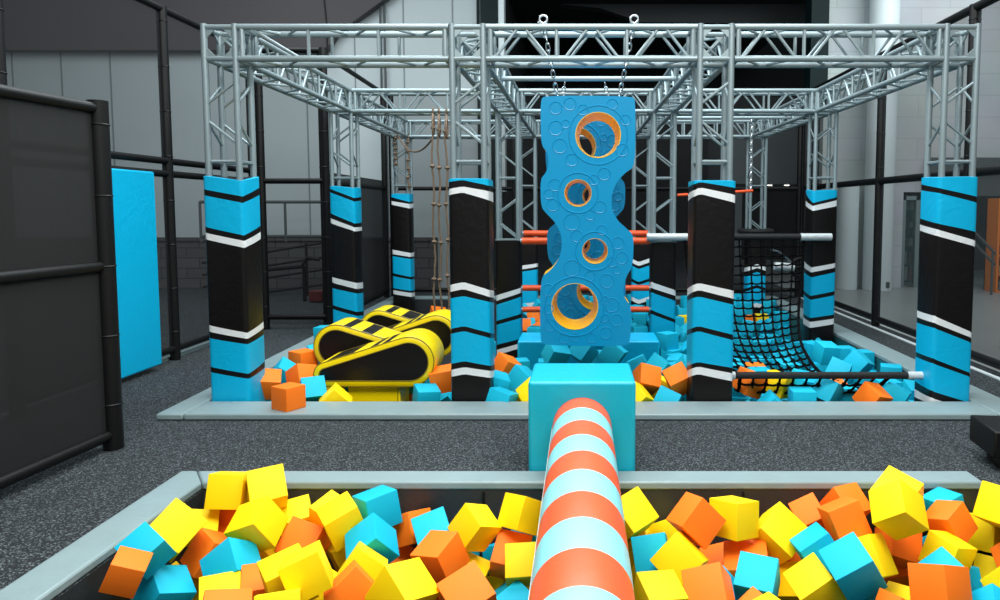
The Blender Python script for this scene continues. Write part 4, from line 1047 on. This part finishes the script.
ANCH = ["between the fence-side border and the yellow cushions", "beside the padded column nearest the cushions", "between that column and the turquoise block", "just behind the turquoise block", "between the turquoise block and the low net bar", "under the cargo net", "beside the bench-side border", "in the back half beyond the middle columns"]
CN = {'y': 'yellow', 'o': 'orange', 'b': 'blue'}
for c, a, x, y, z, q0, q1, q2, q3 in BACK:
    lab = '%s foam cube in the ninja pit, %s' % (CN[c], ANCH[a]); put_cube(MEB[c], (x, y, z), (q0, q1, q2, q3), lab, lab)
HAND = [
["o","orange foam cube behind the rear cushions near the hanging ropes",-1.795,8.9,0.232,0.971,0.113,0.108,0.183],
["o","dark orange foam cube against the first padded column, fence corner of the ninja pit",-2.634,5.95,0.101,0.955,0.198,0.121,0.187],
["o","orange foam cube behind the one resting on the border mat",-2.414,6.12,0.111,0.846,-0.285,-0.019,0.45],
["b","blue foam cube between an orange cube and the front cushion tip",-2.227,5.861,0.059,0.875,0.408,0.109,0.235],
["y","yellow foam cube standing on its edge in front of the front cushion",-1.992,5.719,0.014,0.913,-0.01,0.384,0.137],
["b","blue foam cube behind the two orange cubes at the fence corner",-2.665,6.35,0.093,0.917,0.133,0.35,0.14],
["b","blue foam cube under the thick end of the front cushion",-1.28,5.818,0.015,0.971,0.076,0.061,0.219],
["o","orange foam cube between the front cushion and the padded column",-1.182,6.022,0.126,0.993,0.073,-0.084,0.037],
["b","blue foam cube beside the padded column, cushion side of the turquoise block",-0.725,5.892,0.112,0.971,0.063,0.183,0.143],
["o","orange foam cube on the blue ones between padded column and turquoise block",-0.674,6.3,0.158,0.906,0.098,0.254,0.325],
["b","blue foam cube tilted behind the turquoise block, cushion side",-0.52,6.15,0.086,0.843,0.16,0.26,0.443],
["y","tip of a yellow foam cube beside the turquoise block, cushion side",-0.391,5.785,0.056,0.854,0.149,0.382,0.32],
["b","blue foam cube low beside the yellow tip at the turquoise block",-0.649,5.683,0.024,0.803,0.057,0.145,0.576],
["b","blue foam cube behind the turquoise block under the big hanging board",-0.241,6.6,0.223,0.937,0.231,0.169,0.2],
["b","tilted blue foam cube right under the big hanging board",0.01,6.8,0.201,0.829,0.025,0.338,0.444],
["b","blue foam cube behind the turquoise block, net side",0.288,6.6,0.223,0.763,0.198,0.24,0.566],
["o","orange foam cube leaning on the turquoise block, net side",0.543,5.964,0.139,0.928,-0.325,0.098,0.152],
["y","yellow foam cube wedged between two orange ones beside the turquoise block",0.69,6.138,0.007,0.842,0.107,0.161,0.504],
["o","orange foam cube nearest the padded column, net side of the turquoise block",0.805,5.906,0.144,0.93,0.29,-0.203,0.096],
["b","blue foam cube above the orange cubes, net side of the turquoise block",0.701,6.423,0.124,0.867,0.11,0.309,0.375],
["b","blue foam cube against the padded column behind an orange cube",0.942,6.277,0.143,0.917,0.321,0.192,0.14],
["y","yellow foam cube at the foot of the turquoise block, net side",0.438,5.729,0.037,0.839,0.189,0.331,0.388],
["b","blue foam cube at the border mat below two orange cubes",0.694,5.725,0.008,0.791,0.028,0.271,0.548],
["o","orange foam cube under the low net bar beside the padded column",1.415,5.996,0.1,0.937,0.08,0.2,0.275],
["y","yellow foam cube under the low net bar beside the orange one",1.662,6.018,0.083,0.89,0.081,0.133,0.428],
["b","blue foam cube behind the middle of the low net bar",1.882,6.067,0.066,0.948,0.189,0.163,0.196],
["b","blue foam cube hanging low under the middle of the net",2.033,5.889,0.053,0.872,0.018,0.285,0.398],
["o","orange foam cube near the border mat under the bench-side end of the net",2.368,5.774,0.027,0.928,0.223,0.179,0.24],
["b","blue foam cube against the last padded column under the net bar end",2.584,5.856,0.016,0.854,0.152,0.175,0.466],
["b","tall-standing blue foam cube in front of the taped-bar column",2.401,7.0,0.151,0.988,0.099,0.054,0.108],
["b","tilted blue foam cube nearest the bench-side pit wall",2.602,6.7,0.107,0.88,0.233,0.247,0.332],
["b","blue foam cube lying between the taped-bar column and the low net bar",2.343,6.5,0.076,0.801,0.018,0.305,0.515]]
for c, lab, x, y, z, q0, q1, q2, q3 in HAND: put_cube(MEB[c], (x, y, z), (q0, q1, q2, q3), lab, 'foam cubes of the ninja pit')
put_cube(ME['o'], (x_at(283, 5.4), 5.40, .05 + .0885), Quaternion((0, 0, 1), math.radians(-30)), 'orange foam cube resting on the grey border mat before the cushions', 'foam cubes of the ninja pit', 1)

# ------------------------------------------------------------------ light
def area(name, loc, size, power, col=(1, 1, 1), rot=(0, 0, 0)):
    l = bpy.data.lights.new(name, 'AREA'); l.shape = 'RECTANGLE'; l.size, l.size_y = size; l.energy = power; l.color = col
    o = bpy.data.objects.new(name, l); COL.objects.link(o); o.location = loc; o.rotation_euler = rot; return o
area('ceiling_lamp', (.3, 1.4, 5.6), (6, 3), 620, (1, .985, .95), (math.radians(10), 0, 0))
area('ceiling_lamp', (0, 7.0, 6.0), (6, 4), 580, (.88, .97, 1))
area('ceiling_lamp', (-5, 9.0, 6.8), (5, 3), 300, (.9, .97, 1), (math.radians(35), 0, 0))
area('ceiling_lamp', (7, 9.0, 6.8), (5, 3), 420, (.9, .98, 1), (math.radians(35), 0, 0))
w = bpy.data.worlds.new('world'); SC.world = w; w.use_nodes = True
w.node_tree.nodes['Background'].inputs[0].default_value = (.62, .75, .8, 1); w.node_tree.nodes['Background'].inputs[1].default_value = .36

# ------------------------------------------------------------------ camera
cam = bpy.data.cameras.new('camera'); co = bpy.data.objects.new('camera', cam); COL.objects.link(co)
cam.sensor_width = 36; cam.lens = F * 36 / 1000; cam.shift_x = -(PX - 500) / 1000; cam.shift_y = (PY - 300) / 1000
co.location = (0, 0, H); co.rotation_euler = (PI / 2 - TH, 0, 0); cam.clip_start = .05
SC.camera = co
SC.view_settings.view_transform = 'Standard'; SC.view_settings.look = 'None'; SC.view_settings.gamma = 1; SC.view_settings.exposure = 0
SC.view_settings.use_curve_mapping = False
SC.cycles.max_bounces = 8; SC.cycles.transparent_max_bounces = 12
